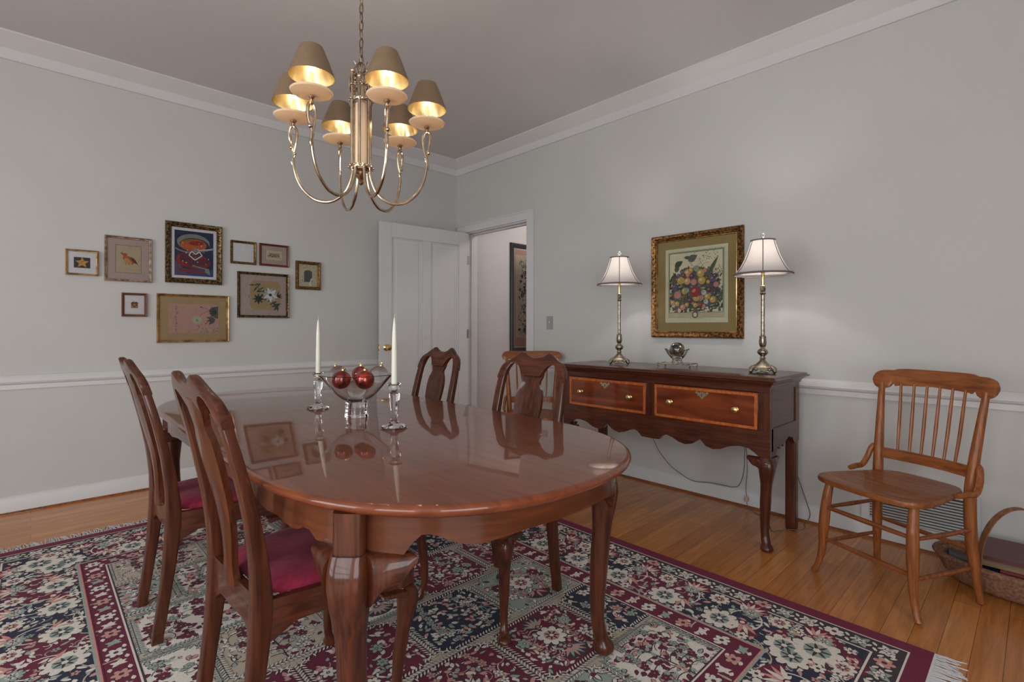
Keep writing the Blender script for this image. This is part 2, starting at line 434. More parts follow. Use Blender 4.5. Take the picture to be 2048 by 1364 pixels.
t = thing('wall_vent', 'white louvred vent grille low on the wall behind the spindle-back side chair', 'vent', (XW, .43, .205), -PI / 2)
mb = MB(); W_, H_ = .235, .118
mb.box(-W_, W_, -.020, 0, -H_, -H_ + .03, M['vent']); mb.box(-W_, W_, -.020, 0, H_ - .03, H_, M['vent'])
mb.box(-W_, -W_ + .035, -.020, 0, -H_ + .03, H_ - .03, M['vent']); mb.box(W_ - .035, W_, -.020, 0, -H_ + .03, H_ - .03, M['vent'])
mb.build('vent_frame', t)
mb = MB(); mb.box(-W_ + .03, W_ - .03, -.0145, -.013, -H_ + .03, H_ - .03, M['ventdark']); mb.build('vent_shade_sheet', t)  # dark sheet coloured as the shade behind the louvres
for i in range(12):
    z = -H_ + .036 + i * .0142
    mb = MB(); TT = Matrix.Translation((0, -.018, z)) @ Matrix.Rotation(math.radians(32), 4, 'X'); mb.box(-W_ + .035, W_ - .035, -.005, .005, -.001, .001, M['vent'], TT); mb.build('louvre', t)
for x in (-W_ + .015, W_ - .015):
    mb = MB(); mb.sphere((x, -.0205, 0), .003, M['nickel'], 8, 5); mb.build('screw', t)

# ------------------------------------------------------------------ flat pattern art (rug and prints)
class Art:
    """Layers of thin flat shapes; put() turns (u, v, layer) into a point."""
    def __init__(s, put): s.mb = MB(); s.put = put; s.clip = None
    def poly(s, pts, m, k):
        if s.clip:
            x0, x1, y0, y1 = s.clip
            for ax, lim, sg in ((0, x0, 1), (0, x1, -1), (1, y0, 1), (1, y1, -1)):
                out = []
                for i in range(len(pts)):
                    a, b_ = pts[i - 1], pts[i]; ia = (a[ax] - lim) * sg >= 0; ib = (b_[ax] - lim) * sg >= 0
                    if ia != ib:
                        t = (lim - a[ax]) / (b_[ax] - a[ax]); out.append((a[0] + (b_[0] - a[0]) * t, a[1] + (b_[1] - a[1]) * t))
                    if ib: out.append(b_)
                pts = out
                if len(pts) < 3: return
        s.n = getattr(s, 'n', 0) + 1; k = k + (s.n * .6180339 % 1) * .55      # no two shapes share one plane
        s.mb.add([s.put(u, v, k) for u, v in pts], [tuple(range(len(pts)))], m)
    def rect(s, u0, u1, v0, v1, m, k): s.poly([(u0, v0), (u1, v0), (u1, v1), (u0, v1)], m, k)
    def ell(s, u, v, a, b_, m, k, rot=0, n=12):
        c, s_ = math.cos(rot), math.sin(rot)
        s.poly([(u + a * math.cos(q) * c - b_ * math.sin(q) * s_, v + a * math.cos(q) * s_ + b_ * math.sin(q) * c) for q in [2 * PI * i / n for i in range(n)]], m, k)
    def leaf(s, u, v, ln, w, rot, m, k, n=4):
        p = []
        for i in range(n + 1): t = i / n; p.append((t * ln, w * math.sin(PI * t ** .8)))
        for i in range(n - 1, 0, -1): t = i / n; p.append((t * ln, -w * math.sin(PI * t ** .8)))
        c, s_ = math.cos(rot), math.sin(rot)
        s.poly([(u + x * c - y * s_, v + x * s_ + y * c) for x, y in p], m, k)
    def stroke(s, pts, w, m, k):
        for a, b_ in zip(pts[:-1], pts[1:]):
            dx, dy = b_[0] - a[0], b_[1] - a[1]; l = math.hypot(dx, dy) or 1; nx, ny = -dy / l * w / 2, dx / l * w / 2
            s.poly([(a[0] + nx, a[1] + ny), (b_[0] + nx, b_[1] + ny), (b_[0] - nx, b_[1] - ny), (a[0] - nx, a[1] - ny)], m, k)
    def curve(s, u, v, ln, rot, bend, w, m, k, n=6):
        pts = []; x, y, a = u, v, rot
        for i in range(n + 1):
            pts.append((x, y)); x += math.cos(a) * ln / n; y += math.sin(a) * ln / n; a += bend / n
        s.stroke(pts, w, m, k); return pts
    def flower(s, u, v, r, col, dark, mid, k, n=5, rot=0):
        for q in [rot + 2 * PI * i / n for i in range(n)]:
            s.ell(u + math.cos(q) * r * .55, v + math.sin(q) * r * .55, r * .52, r * .42, dark, k, q, 7)
        for q in [rot + 2 * PI * i / n for i in range(n)]:
            s.ell(u + math.cos(q) * r * .55, v + math.sin(q) * r * .55, r * .40, r * .29, col, k + 1, q, 7)
        s.ell(u, v, r * .26, r * .26, dark, k + 2, 0, 7); s.ell(u, v, r * .16, r * .16, mid, k + 3, 0, 6)
    def fan(s, u, v, r, rot, col, dark, alt, k, n=6):
        pts = [(u, v)] + [(u + math.cos(rot + t) * r * 1.08, v + math.sin(rot + t) * r * 1.08) for t in lin(-1.15, 1.15, 9)]
        s.poly(pts, dark, k)
        for i, t in enumerate(lin(-.98, .98, n)): s.leaf(u, v, r, r * .11, rot + t, col if i % 2 == 0 else alt, k + 1)
        s.ell(u, v, r * .2, r * .2, dark, k + 2, 0, 7); s.ell(u, v, r * .12, r * .12, col, k + 3, 0, 6)
    def palm(s, u, v, r, rot, col, dark, ring, k):
        for q in [2 * PI * i / 9 for i in range(9)]:
            s.ell(u + math.cos(q) * r * .7, v + math.sin(q) * r * .7, r * .36, r * .30, dark, k, q, 7)
        for q in [2 * PI * i / 9 for i in range(9)]:
            s.ell(u + math.cos(q) * r * .68, v + math.sin(q) * r * .68, r * .30, r * .24, col, k + 1, q, 7)
        s.ell(u, v, r * .72, r * .72, col, k + 2, 0, 12); s.ell(u, v, r * .5, r * .5, ring, k + 3, 0, 10)
        for q in [rot + 2 * PI * i / 7 for i in range(7)]: s.leaf(u, v, r * .55, r * .07, q, dark, k + 4, 3)
        s.ell(u, v, r * .15, r * .15, col, k + 5, 0, 6)
    def feather(s, pts, ln, w, col, dark, k, both=True):
        s.stroke(pts, w * .5, dark, k)
        tot = 0; nxt = 0
        for a, b_ in zip(pts[:-1], pts[1:]):
            l = math.hypot(b_[0] - a[0], b_[1] - a[1]); rot = math.atan2(b_[1] - a[1], b_[0] - a[0])
            n = max(1, int(l / (w * 2.6)))
            for i in range(n):
                t = (i + .5) / n; x, y = a[0] + (b_[0] - a[0]) * t, a[1] + (b_[1] - a[1]) * t
                for sg in ((1, -1) if both else (1,)):
                    s.leaf(x, y, ln * 1.12, w * .85, rot + sg * .95, dark, k + 1, 3); s.leaf(x + .0, y, ln, w * .6, rot + sg * .95, col, k + 2, 3)

# ------------------------------------------------------------------ rug
RX0, RX1, RY0, RY1 = -.25, 2.25, .25, 3.53
pile = lambda n, c: plain('rug_' + n, srgb(*c), .97, .10, 160)
BUR, NAV, CRM, SAG, PNK, TAN, BLK, TEA = (pile('burgundy', (104, 34, 56)), pile('navy', (42, 46, 66)), pile('cream', (216, 208, 196)), pile('sage', (146, 162, 152)),
    pile('rose', (196, 142, 132)), pile('tan', (182, 168, 150)), pile('charcoal', (62, 54, 60)), pile('teal', (110, 156, 150)))
EDGE = pile('edge_burgundy', (110, 34, 62))
RT = .006
rug = thing('area_rug', 'large burgundy, navy and cream floral rug under the dining table', 'rug', (0, 0, 0))
A = Art(lambda u, v, k: (u, v, RT + k * .00016))
A.mb.box(RX0, RX1, RY0, RY1, .001, RT, EDGE)
def frame_rect(e0, e1, m, k):
    x0, x1, y0, y1 = RX0 + e0, RX1 - e0, RY0 + e0, RY1 - e0; w = e1 - e0
    A.rect(x0, x1, y0, y0 + w, m, k); A.rect(x0, x1, y1 - w, y1, m, k); A.rect(x0, x0 + w, y0 + w, y1 - w, m, k); A.rect(x1 - w, x1, y0 + w, y1 - w, m, k)
def along(e, step, off=0.0):
    """points round the rug at distance e from its edge: (x, y, inward angle, index)"""
    x0, x1, y0, y1 = RX0 + e, RX1 - e, RY0 + e, RY1 - e; i = 0; out = []
    for (ax, ay), (bx, by), inw in (((x0, y0), (x1, y0), PI / 2), ((x1, y0), (x1, y1), PI), ((x1, y1), (x0, y1), -PI / 2), ((x0, y1), (x0, y0), 0)):
        l = math.hypot(bx - ax, by - ay); n = max(1, round(l / step))
        for j in range(n):
            t = (j + off) / n; out.append((ax + (bx - ax) * t, ay + (by - ay) * t, inw, i)); i += 1
    return out
frame_rect(.058, .066, CRM, 1); frame_rect(.064, .070, BLK, 2)
frame_rect(.068, .150, BLK, 1)
for x, y, a, i in along(.108, .082):
    if i % 3 == 0: A.flower(x, y, .034, PNK if i % 2 else CRM, BLK, BUR, 2, 6, a)
    else:
        for q in (.5, 2.6, 3.8, 5.6): A.leaf(x, y, .040, .011, a + q, CRM if i % 3 == 1 else SAG, 3)
        A.flower(x, y, .020, CRM, BLK, SAG, 4, 5, a)
for x, y, a, i in along(.108, .082, .5):
    for q in (0.2, 1.9, 3.3, 4.9): A.ell(x + .018 * math.cos(q), y + .018 * math.sin(q), .012, .006, CRM, 3, q + .5, 6)
frame_rect(.148, .156, CRM, 3); frame_rect(.155, .160, BLK, 4)
frame_rect(.158, .405, NAV, 1)
# alternating burgundy cartouches in the main border
for x, y, a, i in along(.282, .30):
    if i % 2 == 0:
        pts = []
        for q in lin(0, 2 * PI, 17)[:-1]:
            r = .118 * (1 + .10 * math.cos(4 * q)); pts.append((x + r * 1.22 * math.cos(q) * abs(math.sin(a)) + r * math.cos(q) * abs(math.cos(a)), y + r * 1.22 * math.sin(q) * abs(math.cos(a)) + r * math.sin(q) * abs(math.sin(a))))
        A.poly(pts, BUR, 2)
for x, y, a, i in along(.255, .24, .5):
    ca, sa = math.cos(a), math.sin(a)
    A.palm(x + ca * .078, y + sa * .078, .070, a, CRM, BLK, SAG, 5)
    A.fan(x - ca * .055 - sa * .060, y - sa * .055 + ca * .060, .066, a + PI * .85 + .3, PNK, BUR, CRM, 5)
    A.palm(x - ca * .058 + sa * .060, y - sa * .058 - ca * .060, .042, a, CRM, BLK, PNK, 5)
for x, y, a, i in along(.282, .24, 0):
    ca, sa = math.cos(a), math.sin(a)
    A.fan(x + ca * .015, y + sa * .015, .082, a, CRM, BUR if i % 2 else BLK, PNK, 5)
    A.palm(x - ca * .075, y - sa * .075, .034, a, SAG, BLK, CRM, 5)
    A.flower(x + ca * .10 - sa * .03, y + sa * .10 + ca * .03, .026, CRM, BLK, BUR, 5, 6)
    for sg in (1, -1):
        A.curve(x - ca * .09, y - sa * .09, .22, a + sg * 1.1, -sg * 2.6, .0055, CRM, 4, 10)
        A.curve(x + ca * .11, y + sa * .11, .20, a + PI + sg * .9, sg * 2.8, .0050, TAN, 4, 9)
for x, y, a, i in along(.282, .020):
    for t in (-.11, -.075, -.04, .0, .035, .07, .105):
        uu, vv = x + math.cos(a) * t + R_.uniform(-.013, .013), y + math.sin(a) * t + R_.uniform(-.013, .013)
        r = R_.random(); q = R_.uniform(0, 6.3)
        if r < .66: A.leaf(uu, vv, R_.uniform(.022, .040), R_.uniform(.005, .009), q, R_.choice([CRM, CRM, CRM, SAG, SAG, PNK, TAN]), 3)
        elif r < .78: A.flower(uu, vv, .015, R_.choice([CRM, PNK, SAG]), BLK, BUR, 3, 5, q)
        elif r < .95: A.curve(uu, vv, .040, q, R_.choice([2.5, -2.5]), .0034, R_.choice([CRM, SAG]), 3, 5)
for cx_c in (RX0 + .282, RX1 - .282):
    for cy_c in (RY0 + .282, RY1 - .282):
        A.palm(cx_c, cy_c, .085, .4, CRM, BLK, SAG, 6)
        for k_ in range(60):
            uu, vv = cx_c + R_.uniform(-.115, .115), cy_c + R_.uniform(-.115, .115)
            A.leaf(uu, vv, R_.uniform(.02, .036), R_.uniform(.005, .008), R_.uniform(0, 6.3), R_.choice([CRM, CRM, SAG, PNK]), 3)
        for k_ in range(8):
            q = k_ * PI / 4; A.flower(cx_c + .105 * math.cos(q) * (1.1 if k_ % 2 else 1), cy_c + .105 * math.sin(q) * (1.1 if k_ % 2 else 1), .022, CRM if k_ % 2 else PNK, BLK, BUR, 5, 5, q)
frame_rect(.403, .411, SAG, 6); frame_rect(.410, .418, PNK, 7); frame_rect(.417, .422, BUR, 8)
frame_rect(.420, .505, BUR, 2)
for x, y, a, i in along(.462, .074):
    if i % 2 == 0: A.flower(x, y, .031, CRM if i % 4 else PNK, BLK, BUR, 3, 6, a)
    else:
        for q in (.45, 1.2, 2.7, 3.9, 5.8): A.leaf(x - .01 * math.cos(a + q), y - .01 * math.sin(a + q), .036, .009, a + q, SAG if i % 4 == 1 else CRM, 3)
for x, y, a, i in along(.462, .037, .5):
    s1 = 1 if i % 2 else -1
    A.leaf(x + .026 * s1 * math.cos(a), y + .026 * s1 * math.sin(a), .024, .007, a + PI / 2 * s1, CRM, 4)
frame_rect(.503, .510, CRM, 5); frame_rect(.509, .515, BLK, 6)
# field of garden compartments
FX0, FX1, FY0, FY1 = RX0 + .514, RX1 - .514, RY0 + .514, RY1 - .514
A.rect(FX0, FX1, FY0, FY1, TAN, 1)
A.clip = (FX0, FX1, FY0, FY1)
CW_, CH_ = (FX1 - FX0) / 4, .345
palette = [BUR, CRM, SAG, CRM, NAV, TAN, CRM, BUR, SAG, CRM, TAN]
fills = {BUR: (CRM, PNK, SAG, BLK), CRM: (BUR, SAG, PNK, BLK), SAG: (CRM, PNK, BUR, BLK), TAN: (CRM, BUR, SAG, BLK), NAV: (CRM, SAG, PNK, BLK)}
rows = int((FY1 - FY0) / CH_) + 2
for r in range(rows):
    for c in range(-1, 5):
        cx = FX0 + (c + .5 + (.5 if r % 2 else 0)) * CW_; cy = FY0 + (r + .3) * CH_
        bg = palette[(r * 3 + c * 4 + (r // 2)) % len(palette)]; f1, f2, f3, dk = fills[bg]
        w, h = CW_ * .5, CH_ * .5
        stp = [(1, .80), (.88, .80), (.88, .91), (.72, .91), (.62, 1)]
        oct_ = [(cx + w * u, cy + h * v) for u, v in stp] + [(cx - w * u, cy + h * v) for u, v in reversed(stp)] + [(cx - w * u, cy - h * v) for u, v in stp] + [(cx + w * u, cy - h * v) for u, v in reversed(stp)]
        A.poly([(cx + (x - cx) * .97, cy + (y - cy) * .97) for x, y in oct_], bg, 2)
        kind = (r * 2 + c) % 3
        B0 = 5
        for _ in range(150):
            u = cx + R_.uniform(-.90, .90) * w; v = cy + R_.uniform(-.80, .80) * h; q = R_.uniform(0, 6.3); ln = R_.uniform(.016, .034); ww = R_.uniform(.004, .008)
            A.leaf(u, v, ln * 1.12, ww * 1.5, q, dk, 3.0); A.leaf(u, v, ln, ww, q, R_.choice([f1, f1, f2, f3]), 3.8)
        for _ in range(16):
            A.curve(cx + R_.uniform(-.75, .75) * w, cy + R_.uniform(-.7, .7) * h, .075, R_.uniform(0, 6.3), R_.choice([3.4, -3.4, 2, -2]), .0032, R_.choice([dk, f1, f2]), 4.2, 6)
        if kind == 0:      # curling tree
            A.curve(cx, cy - h * .85, h * 1.6, PI / 2, .2, .006, dk, B0)
            for t in lin(-.7, .75, 8):
                for sg in (1, -1):
                    p = A.curve(cx, cy + h * t, .09 * (1.15 - .4 * abs(t)), PI / 2 - sg * 1.0, -sg * 1.3, .0038, dk, B0, 5)
                    for (px, py) in p[1::2]: A.leaf(px, py, .026, .008, R_.uniform(0, 6.3), R_.choice([f1, f2, f3]), B0 + 1)
                    A.flower(p[-1][0], p[-1][1], .017, R_.choice([f1, f2]), dk, f3, B0 + 2)
        elif kind == 1:    # palmette with fans
            A.palm(cx, cy + .01, .058, .3, f1, dk, f2, B0)
            A.fan(cx, cy - h * .42, .062, -PI / 2, f2, dk, f3, B0); A.fan(cx, cy + h * .46, .058, PI / 2, f2, dk, f3, B0)
            for sg in (1, -1):
                A.flower(cx + sg * w * .58, cy + h * .25, .029, f3, dk, f1, B0, 7); A.flower(cx + sg * w * .58, cy - h * .30, .025, f1, dk, f2, B0, 5)
                A.feather([(cx + sg * w * .25, cy - h * .6), (cx + sg * w * .48, cy), (cx + sg * w * .3, cy + h * .6)], .020, .0055, f2, dk, B0)
        else:              # flower heads
            for gx in (-.66, -.22, .24, .68):
                for gy in (-.66, -.22, .22, .66):
                    if abs(gx) > .5 and abs(gy) > .5: continue
                    A.flower(cx + w * gx + R_.uniform(-.012, .012), cy + h * gy + R_.uniform(-.012, .012), R_.uniform(.017, .028), R_.choice([f1, f1, f2, f3]), dk, f3, B0, R_.choice([5, 6]), R_.random())
        inner = [(cx + (x - cx) * .95, cy + (y - cy) * .95) for x, y in oct_]
        A.feather(inner + [inner[0]], .021, .0052, CRM if bg is not CRM else SAG, BLK if bg is not BUR else dk, 8 + (r % 2))
A.clip = None
A.mb.build('rug_pile', rug, fix=False)
for yy, sg in ((RY0, -1), (RY1, 1)):
    mb = MB(); x = RX0 + .003
    while x < RX1 - .002:
        ln = R_.uniform(.062, .092); a = R_.uniform(-.35, .35); w = .0034
        p = [(x, yy, .004), (x + math.sin(a) * ln * .4, yy + sg * ln * .45, .0055), (x + math.sin(a * 1.3) * ln * .9 + R_.uniform(-.006, .006), yy + sg * ln, .0025)]
        mb.tube(p, [w * .6, w * .7, w * .5], M['fringe'], 5); x += .0062
    mb.box(RX0, RX1, min(yy, yy + sg * .006), max(yy, yy + sg * .006), .001, .005, M['fringe'])
    o = mb.build('fringe', rug); o['kind'] = 'stuff'; o['label'] = 'white knotted cotton fringe'

# ------------------------------------------------------------------ dining table
BZ = .008     # furniture on the rug stands on the pile
TCX, TCY, TA, TL, TB, TN = .965, 2.015, .562, 1.265, .65, 2.3
def outline(inset=0.0, nq=26):
    pts = []
    for qd in range(4):
        for i in range(nq):
            t = (i + (0 if qd == 0 else 0)) / nq * PI / 2
            c, s_ = math.cos(t), math.sin(t)
            if qd == 0: x, y = c, s_
            elif qd == 1: x, y = -s_, c
            elif qd == 2: x, y = -c, -s_
            else: x, y = s_, -c
            ex = math.copysign(abs(x) ** (2 / TN), x) * TA; ey = math.copysign(abs(y) ** (2 / TN), y) * TB
            ey += math.copysign(TL - TB, ey) if abs(ey) > 1e-9 else (TL - TB if qd in (0, 1) else -(TL - TB))
            pts.append(Vector((ex, ey, 0)))
        if qd in (1, 3):      # the straight long sides
            sg = 1 if qd == 1 else -1
            pts += [Vector((-sg * TA, sg * y, 0)) for y in lin(TL - TB, -(TL - TB), 36)[:-1]]
    out = []
    n = len(pts)
    for i in range(n):
        a, p, b_ = pts[i - 1], pts[i], pts[(i + 1) % n]
        tv = (b_ - a).normalized(); nv = Vector((tv.y, -tv.x, 0))
        out.append(p - nv * inset)
    return out
tbl = thing('dining_table', 'long polished mahogany dining table with rounded ends and cabriole legs', 'table', (TCX, TCY, BZ))
TZ = .742
prof = [(.030, TZ - .030), (.014, TZ - .028), (.004, TZ - .020), (0, TZ - .012), (.002, TZ - .006), (.009, TZ - .001), (.016, TZ)]
base = MB(); base.loft([[(p.x, p.y, z) for p in outline(i)] for i, z in prof], M['table'])
SEAMS = [(-TL - .1, 1.660 - TCY), (1.660 - TCY, 1.970 - TCY), (1.970 - TCY, 2.290 - TCY), (2.290 - TCY, TL + .1)]
for si, (y0, y1) in enumerate(SEAMS):
    o = base.build('tabletop' if si in (0, 3) else 'table_leaf', tbl)
    bm = bmesh.new(); bm.from_mesh(o.data)
    for yy, no in ((y0 + .0006, (0, -1, 0)), (y1 - .0006, (0, 1, 0))):
        if abs(yy) > TL: continue
        g = bmesh.ops.bisect_plane(bm, geom=bm.verts[:] + bm.edges[:] + bm.faces[:], plane_co=(0, yy, 0), plane_no=no, clear_outer=True)
        es = [e for e in g['geom_cut'] if isinstance(e, bmesh.types.BMEdge)]
        bmesh.ops.holes_fill(bm, edges=es, sides=0)
    bmesh.ops.recalc_face_normals(bm, faces=bm.faces); bm.to_mesh(o.data); bm.free(); o.data.set_sharp_from_angle(angle=math.radians(50))
# apron with a shaped lower edge
LEGX, LEGY = .453, .970
ao = outline(.045, 40); ai = outline(.068, 40)
def near_leg(p): return min(math.hypot(abs(p.x) - LEGX, abs(p.y) - LEGY), 9)
APB = [(0, .628), (.115, .628), (.125, .632), (.150, .668), (.185, .672), (.225, .655), (.275, .645), (.33, .652), (.40, .660), (.9, .660)]
def apron_bottom(p):
    d = near_leg(p)
    if abs(p.x) > LEGX and abs(p.y) < LEGY:   # long sides: stepped scroll
        S = [(0, .628), (.10, .628), (.125, .632), (.14, .648), (.155, .650), (.20, .634), (.25, .640), (.30, .646), (.36, .640), (.5, .652), (9, .655)]
        return interp(S, d) - .006
    return interp(APB, d) - .006
mb = MB(); v = []; n = len(ao)
for p, q in zip(ao, ai):
    zb = apron_bottom(p); v += [(p.x, p.y, TZ - .022), (q.x, q.y, TZ - .022), (q.x, q.y, zb), (p.x, p.y, zb)]
f = []
for i in range(n):
    j = (i + 1) % n
    for a in range(4): b_ = (a + 1) % 4; f.append((i * 4 + a, i * 4 + b_, j * 4 + b_, j * 4 + a))
mb.add(v, f, M['apron'], True); mb.build('apron', tbl, sharp=40)

def cabriole(sx, sy, h, post, knee, ankle, foot, mt, posth=0.0, wing=.07, wingh=.05, pw=None, out=1.0, rot=0.0, curve=None):
    """leg standing on z = 0 below the origin; (sx, sy) = outward corner; returns an MB"""
    mb = MB(); dx, dy = sx / math.sqrt(2), sy / math.sqrt(2); rings = []
    O = [(0, .016), (.03, .018), (.06, .014), (.12, -.004), (.2, -.014), (.35, -.012), (.55, -.002), (.75, .012), (.88, .020), (.96, .016), (1, .004)]
    Wd = [(0, foot * .62), (.012, foot * .9), (.03, foot), (.055, foot * .92), (.075, foot * .70), (.10, ankle * 1.1), (.16, ankle), (.3, ankle * 1.12), (.5, ankle * .6 + knee * .38), (.7, knee * .72), (.86, knee * .98), (.93, knee), (1, post)]
    Pp = [(0, 2.0), (.3, 2.1), (.7, 2.6), (1, 4.0)]
    ts = [0, .008, .02, .035, .055, .075, .10, .14, .2, .28, .36, .45, .54, .63, .71, .78, .84, .89, .93, .97, 1]
    for t in ts:
        o_ = interp(O, t) * out * (h / .4) ** .7; w = max(interp(Wd, t), .008)
        rings.append(sring(dx * o_, dy * o_, t * h, w, w, interp(Pp, t), 20, rot))
    mb.loft(rings, mt)
    if posth: 
        w = pw or post
        mb.loft([sring(0, 0, h - .001, w, w, 5, 20, rot), sring(0, 0, h + posth, w, w, 5, 20, rot)], mt)
    # knee brackets
    for (ax, ay) in ((-sx, 0), (0, -sy)):
        wv = Vector((ax, ay, 0)); sd = Vector((0, sy, 0)) if ax else Vector((sx, 0, 0))
        rg = []; kn = interp(O, .9) * out * (h / .4) ** .7 / math.sqrt(2)
        for t in lin(0, 1, 8):
            ln = post * .15 + (wing + post * .35) * t; hh = wingh * max(.20, (1 - t) ** .75 - .12 * math.sin(2 * PI * t)); th = knee * (.95 - .42 * t)
            c = wv * ln + sd * ((.022 + kn * (1 - t) + .026 * (1 - t) ** 1.5 - th / 2 + curve(0 if ax else 1, ln)) if curve else (kn * (1 - t) + (knee - th) / 2))
            ring = []
            for k_ in range(14):
                q = 2 * PI * k_ / 14; cc, ss = math.cos(q), math.sin(q)
                ring.append(tuple(c + sd * (th / 2 * math.copysign(abs(cc) ** .8, cc)) + Vector((0, 0, h - .001 - hh / 2 + hh / 2 * math.copysign(abs(ss) ** .6, ss)))))
            rg.append(ring)
        mb.loft(rg, mt)
    return mb
def legcurve(k_, ln):
    if k_ == 0: f_ = lambda x: TB * (1 - (abs(x) / TA) ** TN) ** (1 / TN); return f_(LEGX - ln) - f_(LEGX)
    g_ = lambda y: TA * (1 - (max(0, y - (TL - TB)) / TB) ** TN) ** (1 / TN); return g_(LEGY - ln) - g_(LEGY)
for sx in (1, -1):
    for sy in (1, -1):
        o = cabriole(sx, sy,   .625, .080, .090, .046, .074, M['mah_z'], posth=.09, wing=.050, wingh=.115, pw=.070, out=.5, rot=PI / 4, curve=legcurve).build('leg', tbl); o.location = (sx * LEGX, sy * LEGY, 0)

# ------------------------------------------------------------------ dining chairs
XB_ = [(0, 0), (.15, .022), (.30, .040), (.45, .049), (.60, .034), (.75, .003), (.88, -.030), (.96, -.052), (1.02, -.070)]
YS_ = [(0, .166), (.25, .166), (.45, .168), (.60, .172), (.73, .173), (.85, .170), (.90, .164), (.95, .156)]
def dining_chair():
    t = thing('dining_chair', 'x', 'chair')
    for sg in (1, -1):
        rings = []
        for z in [0, .02, .10, .18, .26, .34, .40, .46, .52, .58, .64, .70, .76, .82, .87, .90, .93]:
            w = interp([(0, .034), (.3, .036), (.45, .036), (.6, .036), (.75, .038), (.86, .037), (.94, .034)], z)
            d = interp([(0, .034), (.2, .038), (.42, .050), (.5, .044), (.7, .030), (.95, .024)], z)
            rings.append(sring(interp(XB_, z), sg * interp(YS_, z), z, d, w, 7, 16))
        mb = MB(); mb.loft(rings, M['mah_z']); mb.build('rear_leg', t, sharp=30)
    # crest rail: sections along y
    top = [(y * .87, z - .007) for y, z in [(0, .983), (.03, .985), (.064, .996), (.084, 1.007), (.100, 1.004), (.124, .989), (.150, .974), (.178, .964), (.198, .950), (.209, .930), (.215, .902)]]
    bot = [(y * .87, z - .006) for y, z in [(0, .905), (.060, .905), (.074, .925), (.090, .945), (.118, .956), (.145, .950), (.160, .930), (.168, .905), (.176, .890), (.200, .886), (.215, .884)]]
    rings = []
    for y in [yy_ * .87 for yy_ in [-.2149, -.209, -.2, -.19, -.175, -.16, -.145, -.13, -.115, -.1, -.09, -.078, -.07, -.062, -.052, -.04, -.025, 0, .025, .04, .052, .062, .07, .078, .088, .1, .115, .13, .145, .16, .175, .19, .2, .209, .2149]]:
        a = abs(y); zt, zb = interp(top, a), interp(bot, a); bow = -.012 * (1 - (a / .187) ** 2)
        r = []
        for (dz, dd) in ((0, -.5), (.0, .5), (.25, .56), (.5, .56), (.75, .54), (.93, .46), (1, .25), (1, -.25), (.93, -.46), (.75, -.5), (.5, -.52), (.25, -.52)):
            z = zb + (zt - zb) * dz; th = .026
            r.append((interp(XB_, z) + bow * min(1, max(0, (z - .88) / .08)) + dd * th, y, z))
        rings.append(r)
    mb = MB(); mb.loft(rings, M['mah_y']); mb.build('crest_rail', t, sharp=42)
    # splat
    WS = [(.445, .056), (.465, .054), (.485, .040), (.51, .036), (.56, .042), (.62, .055), (.68, .070), (.74, .083), (.79, .086), (.83, .078), (.858, .060), (.870, .056), (.885, .066), (.905, .071), (.925, .070), (.935, .074)]
    rings = []
    for z in [.445, .46, .475, .485, .50, .52, .56, .60, .64, .68, .72, .76, .79, .815, .835, .850, .862, .870, .878, .890, .905, .92, .935]:
        w = interp(WS, z) * .86; x = interp([(.44, .034), (.55, .032), (.65, .018), (.75, -.006), (.85, -.030), (.94, -.054)], z)
        cv = .006
        rings.append([(x - .008, -w, z), (x - .008 - cv, -w * .5, z), (x - .008 - cv * 1.2, 0, z), (x - .008 - cv, w * .5, z), (x - .008, w, z), (x + .008, w, z), (x + .008 - cv, w * .5, z), (x + .008 - cv * 1.2, 0, z), (x + .008 - cv, -w * .5, z), (x + .008, -w, z)])
    mb = MB(); mb.loft(rings, M['mah_z']); mb.build('splat', t, sharp=40)
    # seat frame: trapezoid rails with shaped lower edge, plus the shoe
    mb = MB()
    def rail(p, q, th, zt, edge, mt):
        p = Vector((*p, 0)); q = Vector((*q, 0)); dv = (q - p); ln = dv.length; dv.normalize(); nv = Vector((dv.y, -dv.x, 0))
        rings = []
        for u in lin(0, 1, 15):
            zb = interp(edge, min(u, 1 - u)) if edge else zt - .07
            c = p + dv * ln * u
            rings.append([tuple(c + nv * (th / 2) + Vector((0, 0, zt))), tuple(c - nv * (th / 2) + Vector((0, 0, zt))), tuple(c - nv * (th / 2) + Vector((0, 0, zb))), tuple(c + nv * (th / 2) + Vector((0, 0, zb)))])
        mb.loft(rings, mt, smooth=False)
    E1 = [(0, .345), (.12, .352), (.17, .372), (.25, .378), (.5, .380)]
    rail((.045, .168), (.43, .232), .022, .447, E1, M['mah_x']); rail((.045, -.168), (.43, -.232), .022, .447, E1, M['mah_x'])
    rail((.435, -.24), (.435, .24), .022, .447, E1, M['mah_y'])
    rail((.046, -.168), (.046, .168), .022, .458, [(0, .33), (.10, .345), (.2, .372), (.5, .372)], M['mah_y'])
    mb.build('seat_frame', t, bevel=.002)
    # slip seat
    mb = MB(); rings = []
    for zz, ins in ((.445, .008), (.455, .004), (.464, .008), (.472, .022), (.477, .050), (.479, .10)):
        pts = []
        for k_ in range(36):
            q = 2 * PI * (k_ + .5) / 36; c, s_ = math.cos(q), math.sin(q)
            u = math.copysign(abs(c) ** .28, c); w = math.copysign(abs(s_) ** .28, s_)
            x = .245 + u * (.185 - ins); hw = .166 + (x - .06) / .37 * .066 - ins; pts.append((x, w * hw, zz))
        rings.append(pts)
    mb.loft(rings, M['seat']); o = mb.build('seat_cushion', t, sharp=60); o['label'] = 'burgundy upholstered slip seat'
    for sg in (1, -1):
        o = cabriole(1, sg, .375, .046, .054, .027, .050, M['mah_z'], posth=.068, wing=.050, wingh=.032, out=.9).build('front_leg', t); o.location = (.415, sg * .222, 0)
    return t
proto = dining_chair()
